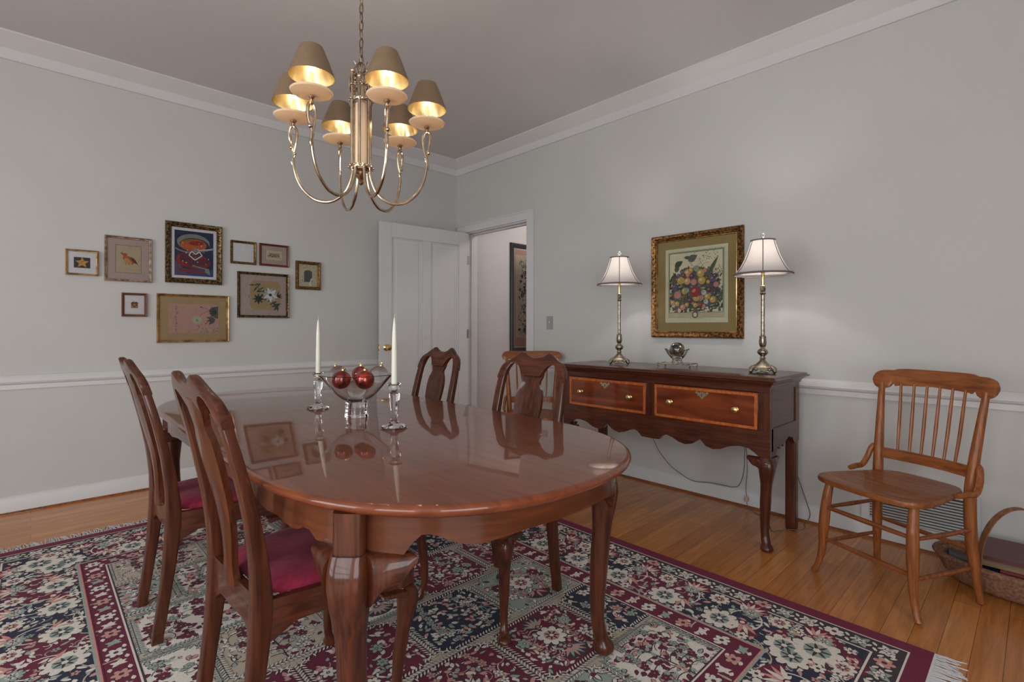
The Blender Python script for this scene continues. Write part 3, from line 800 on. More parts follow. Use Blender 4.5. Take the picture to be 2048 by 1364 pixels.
CH = [('mahogany dining chair on the left of the table, nearest the camera', (.350, 1.475), 2.5),
      ('mahogany dining chair on the left of the table, the farther one by the picture wall', (.322, 2.318), 0),
      ('mahogany dining chair across the table, in front of an oak chair', (1.603, 1.585), 187),
      ('mahogany dining chair across the table in front of the open white door', (1.650, 2.375), 180)]
for i, (lb, (x, y), rz) in enumerate(CH):
    o = proto if i == 0 else copy_tree(proto)
    o.location = (x, y, BZ); o.rotation_euler = (0, 0, math.radians(rz)); tag(o, lb, 'chair', 'mahogany chairs round the dining table')

# ------------------------------------------------------------------ spindle-back oak side chairs
def spindle_chair(top_style):
    t = thing('side_chair', 'x', 'chair'); oz, oy = M['oak_z'], M['oak_y']
    # seat: shaped outline
    pts = []
    for k_ in range(44):
        q = 2 * PI * k_ / 44; c, s_ = math.cos(q), math.sin(q)
        x = math.copysign(abs(c) ** .62, c) * .228; w = .205 + .045 * max(-.4, min(1, x / .2)); y = math.copysign(abs(s_) ** .5, s_) * w
        pts.append((x + .01, y))
    def seatring(sc, z, dish=0): return [(x * sc + .0, y * sc, z) for x, y in pts]
    mb = MB(); mb.loft([seatring(.93, .426), seatring(.99, .432), seatring(1.0, .443), seatring(.985, .453), seatring(.90, .454), seatring(.70, .448), seatring(.35, .445)], oy); mb.build('seat', t, sharp=50)
    for sg in (1, -1):
        p = spline([(.150, sg * .175, .438), (.168, sg * .182, .34), (.178, sg * .188, .22), (.182, sg * .192, .12), (.190, sg * .206, .045), (.197, sg * .222, .004)], 5)
        rr = [interp([(0, .013), (.04, .0125), (.12, .0155), (.24, .0215), (.34, .020), (.43, .016)], q.z) for q in p]
        mb = MB(); mb.tube(p, rr, oz, 14); mb.build('front_leg', t)
        # rear post, foot to crest
        p = spline([(-.198, sg * .208, .004), (-.186, sg * .200, .10), (-.172, sg * .190, .25), (-.170, sg * .186, .42), (-.182, sg * .190, .55), (-.205, sg * .199, .70), (-.232, sg * .209, .86)], 5)
        rr = [interp([(0, .013), (.08, .015), (.2, .020), (.42, .0215), (.55, .020), (.7, .0165), (.86, .0125)], q.z) for q in p]
        mb = MB(); mb.tube(p, rr, oz, 14); mb.build('rear_post', t)
        # curved arm brace from post to seat
        p = spline([(-.188, sg * .205, .565), (-.172, sg * .218, .545), (-.155, sg * .226, .50), (-.125, sg * .230, .465), (-.08, sg * .226, .463), (-.03, sg * .220, .460)], 6)
        mb = MB(); mb.tube(p, [.009] * 3 + [.0115] * (len(p) - 6) + [.010] * 3, oz, 10, flat=1.1); mb.build('seat_brace', t)
        # side stretchers
        for z, r in ((.30, .0085), (.145, .0085)):
            mb = MB(); mb.tube([(.178, sg * .188, z + .005), (0, sg * .192, z + .002), (-.178, sg * .193, z)], [r * .8, r * 1.2, r * .8], oy, 10); mb.build('stretcher', t)
    for z in (.31, .165):
        mb = MB(); mb.tube([(.177, -.187, z), (.178, 0, z), (.177, .187, z)], [.008, .011, .008], oy, 10); mb.build('stretcher', t)
    mb = MB(); mb.tube([(-.175, -.191, .22), (-.175, 0, .22), (-.175, .191, .22)], [.008, .010, .008], oy, 10); mb.build('stretcher', t)
    # lower back rail, bowed backwards
    rings = []
    for y in lin(-.182, .182, 13):
        bow = -.030 * (1 - (y / .19) ** 2); x = -.176 + bow
        rings.append([(x - .007, y, .508), (x + .007, y, .508), (x + .003, y, .555), (x - .010, y, .555)])
    mb = MB(); mb.loft(rings, oy, smooth=True); mb.build('lower_rail', t, sharp=40)
    # spindles
    for y in lin(-.118, .118, 6):
        bow = lambda yy: -.030 * (1 - (yy / .19) ** 2)
        mb = MB(); mb.tube([(-.181 + bow(y), y * .98, .550), (-.2 + bow(y), y * 1.03, .66), (-.213 + bow(y), y * 1.06, .75), (-.229 + bow(y * 1.1), y * 1.1, .862)], [.0055, .0072, .0068, .0052], oz, 8)
        mb.build('spindle', t)
    # crest
    if top_style == 'scroll':
        top = [(0, .931), (.11, .931), (.15, .928), (.168, .922), (.20, .921), (.225, .915), (.243, .901), (.250, .882), (.252, .876)]
        bot = [(0, .858), (.145, .850), (.152, .847), (.160, .860), (.166, .860), (.176, .843), (.20, .832), (.225, .836), (.243, .852), (.250, .870), (.252, .874)]
    else:
        top = [(0, .928), (.16, .930), (.21, .926), (.235, .917), (.247, .900), (.250, .890)]
        bot = [(0, .868), (.15, .864), (.20, .862), (.235, .862), (.247, .874), (.250, .884)]
    ys = [-.2499, -.247, -.243, -.235, -.225, -.212, -.2, -.188, -.176, -.17, -.166, -.16, -.156, -.152, -.145, -.13, -.11, -.08, -.04, 0]; ys = ys + [-y for y in ys[-2::-1]]
    rings = []
    for y in ys:
        a = abs(y); zt, zb = interp(top, a), interp(bot, a); bow = -.028 * (1 - (a / .21) ** 2) if a < .21 else .004 * (a - .21) / .04
        rr = []
        for dz, dd in ((0, -.4), (0, .4), (.12, .5), (.88, .5), (1, .4), (1, -.4), (.88, -.5), (.12, -.5)):
            z = zb + (zt - zb) * dz; rr.append((-.234 + bow - (z - .86) * .22 + dd * .017, y, z))
        rings.append(rr)
    mb = MB(); mb.loft(rings, oy); mb.build('crest_rail', t, sharp=38)
    return t
c1 = spindle_chair('scroll'); c1.location = (2.706, .438, 0); c1.rotation_euler = (0, 0, math.radians(155.7))
tag(c1, 'golden oak spindle-back side chair standing by the wall to the right of the sideboard', 'chair')
c2 = spindle_chair('plain'); c2.location = (2.86, 2.76, 0); c2.rotation_euler = (0, 0, math.radians(226))
tag(c2, 'oak spindle-back chair mostly hidden behind a dining chair, left of the sideboard', 'chair')

# ------------------------------------------------------------------ sideboard
SBX0, SBX1, SBY0, SBY1 = 2.66, 3.10, .928, 2.272
sb = thing('sideboard', 'mahogany huntboard sideboard with two inlaid drawers and cabriole front legs', 'sideboard', (2.88, 1.60, 0))
ox, oy_ = 2.88, 1.60
mb = MB(); mw = M['mah_y']; x0, x1, y0, y1 = SBX0 - ox, SBX1 - ox, SBY0 - oy_, SBY1 - oy_
PW = .055
# end frames: posts, recessed panels
for sg, ya in ((-1, y0), (1, y1)):
    yb = ya - sg * .02
    mb.box(x0 + .03, x1 - .03, min(ya - sg * .006, yb), max(ya - sg * .006, yb), .56, .835, M['mah_x'])
    lo, hi = min(ya, ya - sg * .02), max(ya, ya - sg * .02)
    mb.box(x0 + .022, x0 + .045, lo, hi, .50, .835, M['mah_z']); mb.box(x1 - .055, x1, lo, hi, .50, .835, M['mah_z'])
    mb.box(x0 + .045, x1 - .055, lo, hi, .80, .835, M['mah_x'])
    # shaped end apron
    pts = [(x1 - .055, .615), (x0 + .022, .615), (x0 + .022, .475)]
    for x, z in ((.075, .475), (.095, .490), (.10, .512), (.115, .516), (.135, .500), (.155, .512), (.175, .520), (.19, .505), (.205, .508), (.225, .530), (.27, .545), (.33, .53), (.36, .50)): pts.append((x0 + x, z))
    pts.append((x1 - .055, .49))
    mb.prism(pts, 'y', lo, hi, M['mah_x'])
mb.box(x1 - .02, x1, y0 + .02, y1 - .02, .52, .835, mw)
mb.box(x0 + .02, x1 - .02, y0 + .02, y1 - .02, .565, .58, mw)
# front rails and stiles
mb.box(x0, x0 + .022, y0, y1, .798, .835, mw)
mb.box(x0, x0 + .022, y0, y0 + PW, .605, .798, M['mah_z']); mb.box(x0, x0 + .022, y1 - PW, y1, .605, .798, M['mah_z'])
mb.box(x0, x0 + .022, -.028, .028, .605, .798, M['mah_z'])
ap = [(0, .468), (.030, .470), (.055, .474), (.075, .490), (.105, .508), (.15, .512), (.20, .502), (.25, .478), (.29, .470), (.33, .480), (.362, .512), (.364, .514), (.38, .500), (.41, .480), (.45, .470), (.49, .478), (.53, .498), (.565, .506), (.585, .500), (.605, .482), (.612, .472), (.672, .470)]
ap = [(u - .0, z) for u, z in ap]
poly = [(y0, .605), (y0 + 0.0, .468)] + [(y0 + u, z) for u, z in ap] + [(y1 - u, z) for u, z in reversed(ap)] + [(y1, .605)]
pp = []
for p in poly:
    if not pp or (abs(p[0] - pp[-1][0]) + abs(p[1] - pp[-1][1])) > 1e-4: pp.append(p)
mb.prism(pp, 'x', x0, x0 + .022, mw)
mb.build('carcass', sb, bevel=.0015)
# cornice and top
def moulded(prof, name, mt):
    mb = MB(); rings = []
    for off, z in prof: rings.append([(x0 - off, y0 - off, z), (x1 + off * .6, y0 - off, z), (x1 + off * .6, y1 + off, z), (x0 - off, y1 + off, z)])
    mb.loft(rings, mt, smooth=False); return mb.build(name, sb)
moulded([(.0, .826), (.006, .826), (.008, .836), (.014, .842), (.022, .846), (.026, .852), (.026, .856), (0, .857)], 'cornice', mw)
moulded([(.026, .8565), (.040, .8575), (.046, .8615), (.044, .867), (.034, .870), (.032, .874), (.030, .8775), (.026, .879)], 'top', M['mah_y'])
# drawers
for ya, yb, nm in ((.983 - oy_, 1.571 - oy_, 0), (1.624 - oy_, 2.217 - oy_, 1)):
    z0, z1 = .604, .796
    mb = MB(); mb.box(x0 - .006, x0 + .02, ya, yb, z0, z1, M['drawer']); dr = mb.build('drawer', sb, bevel=.002)
    xx = x0 - .0068
    mb = MB()
    for (u0, u1, w0, w1) in ((ya + .005, yb - .005, z0 + .005, z0 + .019), (ya + .005, yb - .005, z1 - .019, z1 - .005), (ya + .005, ya + .019, z0 + .019, z1 - .019), (yb - .019, yb - .005, z0 + .019, z1 - .019)):
        mb.box(xx, xx + .001, u0, u1, w0, w1, M['inlay'])
    i_ = mb.build('inlay_banding', dr); i_['label'] = 'lighter banded inlay round the drawer front'
    cy_ = (ya + yb) / 2
    for ky in (ya + .072 * 1.5, yb - .072 * 1.5):
        mb = MB(); mb.lathe([(.012, 0), (.012, .002), (.006, .005), (.0055, .012), (.013, .018), (.0165, .024), (.0155, .029), (.009, .033), (.001, .034)], M['brass'], n=18)
        k_ = mb.build('knob', dr); k_.location = (x0 - .006, ky, (z0 + z1) / 2); k_.rotation_euler = (0, -PI / 2, 0); k_['label'] = 'round brass knob'
    # bat-wing escutcheon
    half = [(0, .013), (.006, .017), (.012, .010), (.020, .012), (.030, .018), (.038, .012), (.034, .004), (.024, .003), (.028, -.005), (.018, -.006), (.010, -.014), (.004, -.020), (0, -.024)]
    pts = half + [(-a, b_) for a, b_ in reversed(half[1:-1])]
    mb = MB(); mb.prism([(cy_ + a, .758 + b_) for a, b_ in pts], 'x', x0 - .0085, x0 - .0065, M['plate']); mb.box(x0 - .0090, x0 - .0084, cy_ - .002, cy_ + .002, .748, .762, M['groove'])
    e_ = mb.build('escutcheon', dr); e_['label'] = 'pierced metal bat-wing keyhole plate'
for sg, ya in ((-1, y0), (1, y1)):
    o = cabriole(-1, sg, .470, .060, .072, .040, .062, M['mah_z'], posth=.03, wing=.052, wingh=.082, pw=.046, out=.6).build('front_leg', sb); o.location = (x0 + .030, ya - sg * .030, 0)
    yc = ya - sg * .03
    mb = MB(); mb.loft([sring(x1 - .026, yc, z, w, w, 9, 16) for z, w in ((0, .044), (.012, .052), (.05, .054), (.55, .054))], M['mah_z'], smooth=False); mb.build('rear_leg', sb)

# ------------------------------------------------------------------ buffet lamps
SZ = .8795
def bulb_light(loc, power, col, rad=.018):
    l = bpy.data.lights.new('bulb_light', 'POINT'); l.energy = power * 1.0; l.color = col; l.shadow_soft_size = rad
    o = bpy.data.objects.new('bulb_light', l); COL.objects.link(o); o.location = loc; return o
def buffet_lamp():
    t = thing('buffet_lamp', 'x', 'lamp'); mt = M['lampmetal']
    # square scrolled foot
    mb = MB(); rings = []
    for z, w, p in ((.016, .118, 3.2), (.020, .126, 3.4), (.028, .122, 3.4), (.034, .104, 3.2), (.040, .092, 3.0), (.046, .070, 2.5), (.056, .050, 2.1), (.064, .036, 2), (.072, .026, 2), (.080, .020, 2)):
        rings.append(sring(0, 0, z, w, w, p, 28))
    mb.loft(rings, mt)
    for k_ in range(4):
        q = PI / 4 + k_ * PI / 2; c, s_ = math.cos(q), math.sin(q)
        mb.tube([(c * .060, s_ * .060, .030), (c * .078, s_ * .078, .022), (c * .086, s_ * .086, .010), (c * .080, s_ * .080, .0045), (c * .072, s_ * .072, .009)], [.010, .011, .009, .0045, .003], mt, 8)
        for d in (-.3, .3): mb.sphere((math.cos(q + d) * .070, math.sin(q + d) * .070, .020), .008, mt, 10, 6)
        qq = k_ * PI / 2; mb.tube([(math.cos(qq) * .050 - math.sin(qq) * u, math.sin(qq) * .050 + math.cos(qq) * u, .014 - abs(u) * .18) for u in lin(-.028, .028, 7)], .006, mt, 6)
    mb.build('lamp_base', t, sharp=50)
    mb = MB()
    mb.lathe([(.018, .076), (.012, .084), (.0115, .092), (.019, .098), (.026, .108), (.0265, .116), (.020, .126), (.011, .133), (.0105, .141)], mt, n=20, ripple=.07, lobes=10)
    mb.lathe([(.010, .138), (.015, .146), (.0185, .160), (.0185, .176), (.0155, .190), (.0175, .196), (.0135, .201), (.010, .204)], mt, n=20, ripple=.09, lobes=5)
    mb.build('turned_stem', t, sharp=60)
    mb = MB(); mb.lathe([(.0098, .200), (.0098, .430)], mt, n=20); mb.lathe([(.0105, .425), (.0145, .430), (.0155, .436), (.0110, .440), (.0135, .448), (.0150, .458), (.0120, .468), (.0140, .473), (.0090, .478)], mt, n=20, ripple=.06, lobes=6)
    mb.build('pole', t)
    mb = MB(); mb.lathe([(.0085, .476), (.0085, .545), (.012, .548), (.012, .575), (.009, .585)], M['brass'], n=18); mb.build('candle_sleeve', t)
    # bell shade, open top and bottom, panelled with trim
    prof = [(.148, .538), (.137, .550), (.119, .574), (.103, .602), (.088, .634), (.076, .666), (.066, .698), (.059, .722)]
    NP = 6; n = 48
    def sr(r, z, off=0.0): return [((r + off) * math.cos(q), (r + off) * math.sin(q), z) for q in [2 * PI * k_ / n for k_ in range(n)]]
    mb = MB(); mb.loft([sr(r, z) for r, z in prof] + [sr(r - .0016, z) for r, z in reversed(prof)], M['shade'], closed=True, caps=False)
    sh = mb.build('lamp_shade', t, sharp=60)
    mb = MB()
    mb.lathe([(.149, .534), (.1515, .537), (.1515, .542), (.147, .545), (.1455, .541), (.1465, .536), (.149, .534)], M['shadetrim'], n=48, caps=False)
    mb.lathe([(.061, .720), (.0635, .722), (.0635, .727), (.060, .728), (.0590, .724), (.061, .720)], M['shadetrim'], n=48, caps=False)
    for k_ in range(NP):
        q = 2 * PI * k_ / NP
        mb.tube([((r + .001) * math.cos(q), (r + .001) * math.sin(q), z) for r, z in prof], .0022, M['shadetrim'], 6)
    mb.build('shade_trim', sh)
    mb = MB()
    for k_ in range(3):
        q = 2 * PI * k_ / 3 + .4; mb.tube([(0, 0, .728), (.06 * math.cos(q), .06 * math.sin(q), .722)], .0012, M['lampmetal'], 5)
    # harp
    hp = [(.0, -.010, .575), (0, -.040, .60), (0, -.046, .65), (0, -.030, .70), (0, 0, .728), (0, .030, .70), (0, .046, .65), (0, .040, .60), (0, .010, .575)]
    mb.tube(spline(hp, 5), .0013, M['lampmetal'], 6); mb.build('harp', t)
    mb = MB(); mb.lathe([(.004, .726), (.006, .732), (.011, .736), (.007, .742), (.013, .750), (.0135, .754), (.008, .760), (.002, .768)], M['crystal'], n=8); mb.build('finial', t, sharp=20)
    mb = MB(); mb.sphere((0, 0, .624), .020, M['bulb_w'], 16, 10, 1.15); mb.lathe([(.011, .585), (.013, .598)], M['bulb_w'], n=12); mb.build('bulb', t)
    return t
bl = buffet_lamp()
LP = [((2.905, 1.052, SZ), 'bronze buffet lamp with a lit bell shade at the right end of the sideboard'), ((2.905, 1.985, SZ), 'bronze buffet lamp with a lit bell shade at the left end of the sideboard')]
for i, (p, lb) in enumerate(LP):
    o = bl if i == 0 else copy_tree(bl); o.location = p; o.rotation_euler = (0, 0, math.atan2(-p[1], -p[0])); tag(o, lb, 'lamp', 'pair of buffet lamps on the sideboard')
    bulb_light((p[0], p[1], p[2] + .655), 4.2, (1, .96, .92), .02)
    bulb_light((p[0], p[1], p[2] + .592), 22, (1, .96, .92), .012)

# ------------------------------------------------------------------ trivet, crystal bowl, orb
cx_, cy_ = 2.880, 1.545
t = thing('trivet', 'small footed metal trivet under the little crystal bowl on the sideboard', 'trivet', (cx_, cy_, SZ), math.radians(6))
mb = MB(); W2, D2 = .050, .095
mb.loft([[(-W2, -D2, z), (W2, -D2, z), (W2, D2, z), (-W2, D2, z)] for z in (.0225, .0265)], M['lampmetal'], smooth=False)
mb.tube([(-W2, -D2, .026), (W2, -D2, .026), (W2, D2, .026), (-W2, D2, .026)], .0035, M['lampmetal'], 8, closed=True); mb.build('trivet_top', t)
for sx in (1, -1):
    for sy in (1, -1):
        mb = MB(); mb.tube(spline([(sx * W2 * .9, sy * D2 * .9, .024), (sx * (W2 + .006), sy * (D2 + .006), .028), (sx * (W2 + .010), sy * (D2 + .010), .018), (sx * (W2 + .003), sy * (D2 + .003), .010), (sx * (W2 + .007), sy * (D2 + .007), .0035)], 5), .0036, M['lampmetal'], 8)
        mb.sphere((sx * (W2 + .006), sy * (D2 + .006), .0046), .0045, M['lampmetal'], 8, 6); mb.build('foot', t)
bz = SZ + .030
t = thing('crystal_bowl', 'small scalloped crystal bowl holding a dark mirrored ball on the sideboard', 'bowl', (cx_, cy_, bz))
n = 40
def fl(r, z, a): return [((r * (1 + a * math.cos(8 * q))) * math.cos(q), (r * (1 + a * math.cos(8 * q))) * math.sin(q), z + a * .05 * math.cos(8 * q)) for q in [2 * PI * k_ / n for k_ in range(n)]]
mb = MB(); mb.loft([fl(.001, .0, 0), fl(.034, .0, .06), fl(.030, .008, .08), (fl(.024, .018, .08)), fl(.038, .030, .10), fl(.056, .052, .11), fl(.070, .080, .11), fl(.062, .081, .10), fl(.049, .056, .06), fl(.032, .034, .03), fl(.001, .028, 0)], M['crystal'], caps=False); mb.build('bowl', t, sharp=60)
mb = MB(); mb.sphere((0, 0, 0), .046, M['orb'], 24, 16); o = mb.build('mirrored_ball'); o.location = (cx_, cy_, bz + .080)
tag(o, 'dark mottled mirrored ball resting in the small crystal bowl', 'ornament')

# ------------------------------------------------------------------ table centrepiece
TT_ = BZ + TZ + .0004
t = thing('glass_bowl', 'flared clear glass centrepiece bowl of baubles on the dining table', 'bowl', (.984, 1.972, TT_))
mb = MB()
mb.loft([sring(0, 0, z, w, w, 3.2, 32) for z, w in ((0, .086), (.004, .088), (.02, .080), (.060, .080), (.064, .084), (.066, .060))], M['crystal'])
mb.build('pedestal', t, sharp=50)
mb = MB(); mb.lathe([(.001, .0665), (.040, .0665), (.062, .078), (.085, .098), (.112, .130), (.150, .176), (.147, .178), (.108, .134), (.081, .103), (.058, .084), (.036, .0735), (.001, .0725)], M['crystal'], n=48, caps=False); mb.build('bowl', t, sharp=60)
def bauble(mt):
    t = thing('bauble', 'x', 'ornament'); mb = MB(); mb.sphere((0, 0, 0), .0385, mt, 28, 18); mb.build('ball', t)
    mb = MB(); mb.lathe([(.007, .037), (.007, .043), (.004, .045)], M['brass'], n=12); mb.tube([(.004 * math.cos(q), 0, .049 + .004 * math.sin(q)) for q in lin(0, 2 * PI, 11)[:-1]], .0008, M['brass'], 5, closed=True); mb.build('cap', t); return t
def off(px_r, fwd, z): # offsets along the camera's right and forward directions
    Rv = Vector((math.sin(YAW), -math.cos(YAW))); Fv = Vector((math.cos(YAW), math.sin(YAW)))
    return (.984 + Rv.x * px_r + Fv.x * fwd, 1.972 + Rv.y * px_r + Fv.y * fwd, TT_ + z)
M['clearball'] = glassmat('thin_clear_glass', ior=1.12)
BB = [(-.048, -.046, .158, 0, 'mottled red glass ball at the front left of the centrepiece bowl'), (.048, -.046, .158, 0, 'mottled red glass ball at the front right of the centrepiece bowl'),
      (.000, .058, .168, 0, 'red ball at the back of the centrepiece bowl, topmost of the reds'), (-.084, .026, .172, 1, 'clear glass ball at the back left of the centrepiece bowl'),
      (.086, .026, .172, 1, 'clear glass ball at the back right of the centrepiece bowl'), (.0, .0, .1125, 1, 'clear glass ball under the red ones in the centrepiece bowl')]
pr_, pc_ = None, None
for a, b_, z, k_, lb in BB:
    if k_ == 0: o = bauble(M['redball']) if pr_ is None else copy_tree(pr_); pr_ = pr_ or o
    else: o = bauble(M['clearball']) if pc_ is None else copy_tree(pc_); pc_ = pc_ or o
    o.location = off(a, b_, z); o.rotation_euler = (R_.uniform(-.5, .5), R_.uniform(-.5, .5), R_.uniform(0, 6)); tag(o, lb, 'ornament', 'glass balls in the centrepiece bowl')
def candlestick():
    t = thing('candlestick', 'x', 'candlestick'); g = M['crystal']; mb = MB()
    mb.lathe([(.001, 0), (.048, 0), (.048, .006), (.040, .011), (.022, .018), (.014, .026), (.0125, .034), (.015, .08), (.020, .122), (.0175, .130), (.011, .134), (.010, .138), (.0165, .141), (.018, .147), (.022, .156), (.0265, .163), (.0255, .165), (.012, .160), (.012, .146), (.001, .145)], g, n=8, caps=False)
    mb.build('stem', t, sharp=15); return t
def candle():
    t = thing('taper_candle', 'x', 'candle'); mb = MB()
    mb.lathe([(.001, 0), (.0108, 0), (.0112, .02), (.0100, .13), (.0080, .205), (.0055, .235), (.0028, .255), (.0008, .262)], M['candle'], n=20, caps=False); mb.build('wax', t)
    mb = MB(); mb.tube([(0, 0, .255), (.0005, 0, .266), (.0018, .001, .276)], .0009, M['wick'], 6); mb.build('wick', t); return t
cs, cd = candlestick(), candle()
for i, (p, l1, l2) in enumerate([((.953, 2.287), 'cut crystal candlestick standing beyond the glass bowl, towards the picture wall', 'ivory taper candle rising in front of the bare wall'),
                                 ((.974, 1.652), 'cut crystal candlestick standing nearer the camera than the glass bowl', 'ivory taper candle rising in front of the white door')]):
    a = cs if i == 0 else copy_tree(cs); b_ = cd if i == 0 else copy_tree(cd)
    a.location = (*p, TT_); a.rotation_euler = (0, 0, .3); b_.location = (*p, TT_ + .1465)
    tag(a, l1, 'candlestick', 'crystal candlesticks on the table'); tag(b_, l2, 'candle', 'taper candles on the table')

# ------------------------------------------------------------------ chandelier
CX, CY = 1.005, 1.977
ch = thing('chandelier', 'six-arm brass chandelier with bronze shades hanging over the table', 'chandelier', (CX, CY, 0))
br_ = plain('chandelier_brass', (.56, .46, .34), .20, .15, 40, metal=1.0); M['chb'] = br_
mb = MB(); mb.lathe([(.026, 1.80), (.026, 2.06), (.012, 2.062), (.012, 2.19)], M['cream'], n=28); mb.build('column_core', ch)
for k_ in range(6):
    q = math.radians(203 + 30) + k_ * PI / 3
    mb = MB(); c, s_ = math.cos(q), math.sin(q)
    zt = 2.16 + .03 * (k_ % 2)
    mb.tube([(c * .039, s_ * .039, 1.795), (c * .039, s_ * .039, zt)], .0065, br_, 10)
    mb.sphere((c * .036, s_ * .036, zt + .004), .012, br_, 10, 7)
    mb.tube(spline([(c * .040, s_ * .040, zt - .10), (c * .050, s_ * .050, zt - .06), (c * .046, s_ * .046, zt - .02), (c * .034, s_ * .034, zt + .01), (c * .022, s_ * .022, zt + .03), (c * .030, s_ * .030, zt + .045)], 4), .0038, br_, 7)
    mb.build('column_rod', ch)
for z, r in ((1.795, .050), (2.075, .047), (2.135, .044)):
    mb = MB(); mb.lathe([(r - .014, z - .006), (r - .002, z - .006), (r, z), (r - .002, z + .006), (r - .014, z + .006), (r - .014, z - .006)], br_, n=30, caps=False)
    for k_ in range(12): q = 2 * PI * k_ / 12; mb.sphere((r * math.cos(q), r * math.sin(q), z), .006, br_, 8, 6)
    mb.build('collar', ch)
mb = MB(); mb.lathe([(.001, 1.720), (.008, 1.724), (.012, 1.732), (.008, 1.742), (.018, 1.752), (.024, 1.762), (.018, 1.775), (.030, 1.785), (.030, 1.795), (.001, 1.797)], br_, n=24, caps=False); mb.build('bottom_finial', ch)
for k_ in range(6):
    q = math.radians(203) + k_ * PI / 3; c, s_ = math.cos(q), math.sin(q); AR = .274
    P = lambda r, z, w=0: (r * c - w * s_, r * s_ + w * c, z)
    mb = MB()
    path = spline([P(.034, 1.800), P(.040, 1.752), P(.066, 1.690), P(.118, 1.650), P(.180, 1.652), P(.232, 1.692), P(.262, 1.750), P(.274, 1.815), P(.272, 1.850)], 7)
    mb.tube(path, .0066, br_, 10)
    arm = mb.build('arm', ch)
    # looped knot at the top of the arm
    mb = MB()
    mb.tube(spline([P(.272, 1.845), P(.262, 1.885, .004), P(.258, 1.925, .003), P(.266, 1.950), P(.276, 1.956), P(.287, 1.948), P(.290, 1.922, -.003), P(.284, 1.888, -.004), P(.276, 1.862), P(.268, 1.838), P(.279, 1.812), P(.270, 1.79)], 6), [.0062] * 40 + [.0055] * 27, br_, 8)
    mb.sphere(P(.281, 1.868), .0085, br_, 10, 7); mb.sphere(P(.268, 1.842), .0075, br_, 10, 7)
    mb.lathe([(.004, 1.952), (.006, 1.957), (.009, 1.962), (.005, 1.967), (.011, 1.973), (.014, 1.978), (.007, 1.984), (.012, 1.988)], br_, AR * c, AR * s_, 0, 16)
    mb.build('arm_knot', arm)
    mb = MB(); mb.lathe([(.001, 1.984), (.030, 1.985), (.060, 1.988), (.073, 1.992), (.0765, 1.997), (.0745, 1.999), (.060, 1.996), (.030, 1.992), (.001, 1.991)], M['pan'], AR * c, AR * s_, 0, 36, caps=False)
    mb.build('drip_pan', arm)
    mb = MB(); mb.lathe([(.0105, 1.991), (.0105, 2.064), (.008, 2.068)], M['cream'], AR * c, AR * s_, 0, 18); mb.build('candle_sleeve', arm)
    mb = MB(); mb.lathe([(.006, 2.066), (.010, 2.078), (.0135, 2.092), (.012, 2.108), (.006, 2.124), (.001, 2.134)], M['bulb_y'], AR * c, AR * s_, 0, 14); mb.build('bulb', arm)
    # conical metal shade, gold inside
    sp_ = [(.082, 2.052), (.0805, 2.060), (.062, 2.110), (.045, 2.152), (.0405, 2.162)]
    def sr2(r, z, n=32): return [(AR * c + r * math.cos(w), AR * s_ + r * math.sin(w), z) for w in [2 * PI * j / n for j in range(n)]]
    mb = MB(); mb.loft([sr2(r, z) for r, z in sp_], M['shadeskin'], caps=False); mb.loft([sr2(r - .0012, z) for r, z in sp_], M['goldshine'], caps=False)
    mb.loft([sr2(.082, 2.052), sr2(.0808, 2.052)], M['chb'], caps=False); mb.loft([sr2(.0405, 2.162), sr2(.0393, 2.162)], M['chb'], caps=False)
    mb.build('shade', arm, fix=True, sharp=70)
    mb = MB()
    for j in range(3):
        w = q + 2 * PI * j / 3; mb.tube([(AR * c + .012 * math.cos(w), AR * s_ + .012 * math.sin(w), 2.070), (AR * c + .044 * math.cos(w), AR * s_ + .044 * math.sin(w), 2.150)], .0012, br_, 5)
    mb.build('shade_holder', arm)
    bulb_light((CX + AR * c, CY + AR * s_, 2.128), .75, (1, .86, .66), .012)
    bulb_light((CX + AR * c, CY + AR * s_, 2.068), .35, (1, .86, .66), .010)
# loop, chain and ceiling canopy
mb = MB(); mb.tube([(.016 * math.cos(w), 0, 2.215 + .022 * math.sin(w)) for w in lin(0, 2 * PI, 17)[:-1]], .0035, M['chainmetal'], 7, closed=True); mb.lathe([(.030, 2.180), (.020, 2.190), (.008, 2.196), (.005, 2.204)], br_, n=20); mb.build('hanging_loop', ch)
z = 2.228; i = 0
while z < 2.80:
    lk = []
    for w in lin(0, 2 * PI, 15)[:-1]:
        a = .0080 * math.cos(w); b_ = .0215 * math.sin(w); b_ = max(-.0215, min(.0215, b_ * 1.1))
        lk.append((a, 0, z + .017 + b_) if i % 2 else (0, a, z + .017 + b_))
    mb = MB(); mb.tube(lk, .0023, M['chainmetal'], 6, closed=True); o = mb.build('chain_link', ch); o.rotation_euler = (0, 0, .5)
    z += .0365; i += 1
mb = MB(); mb.tube([(.004 * math.cos(zz * 40), .004 * math.sin(zz * 40), zz) for zz in lin(2.20, 2.82, 60)], .0016, M['brass'], 5); mb.build('lamp_wire', ch)
mb = MB(); mb.lathe([(.005, 2.800), (.012, 2.806), (.030, 2.820), (.055, 2.838), (.062, 2.852), (.062, ZC - .001)], br_, n=32); mb.build('ceiling_canopy', ch)

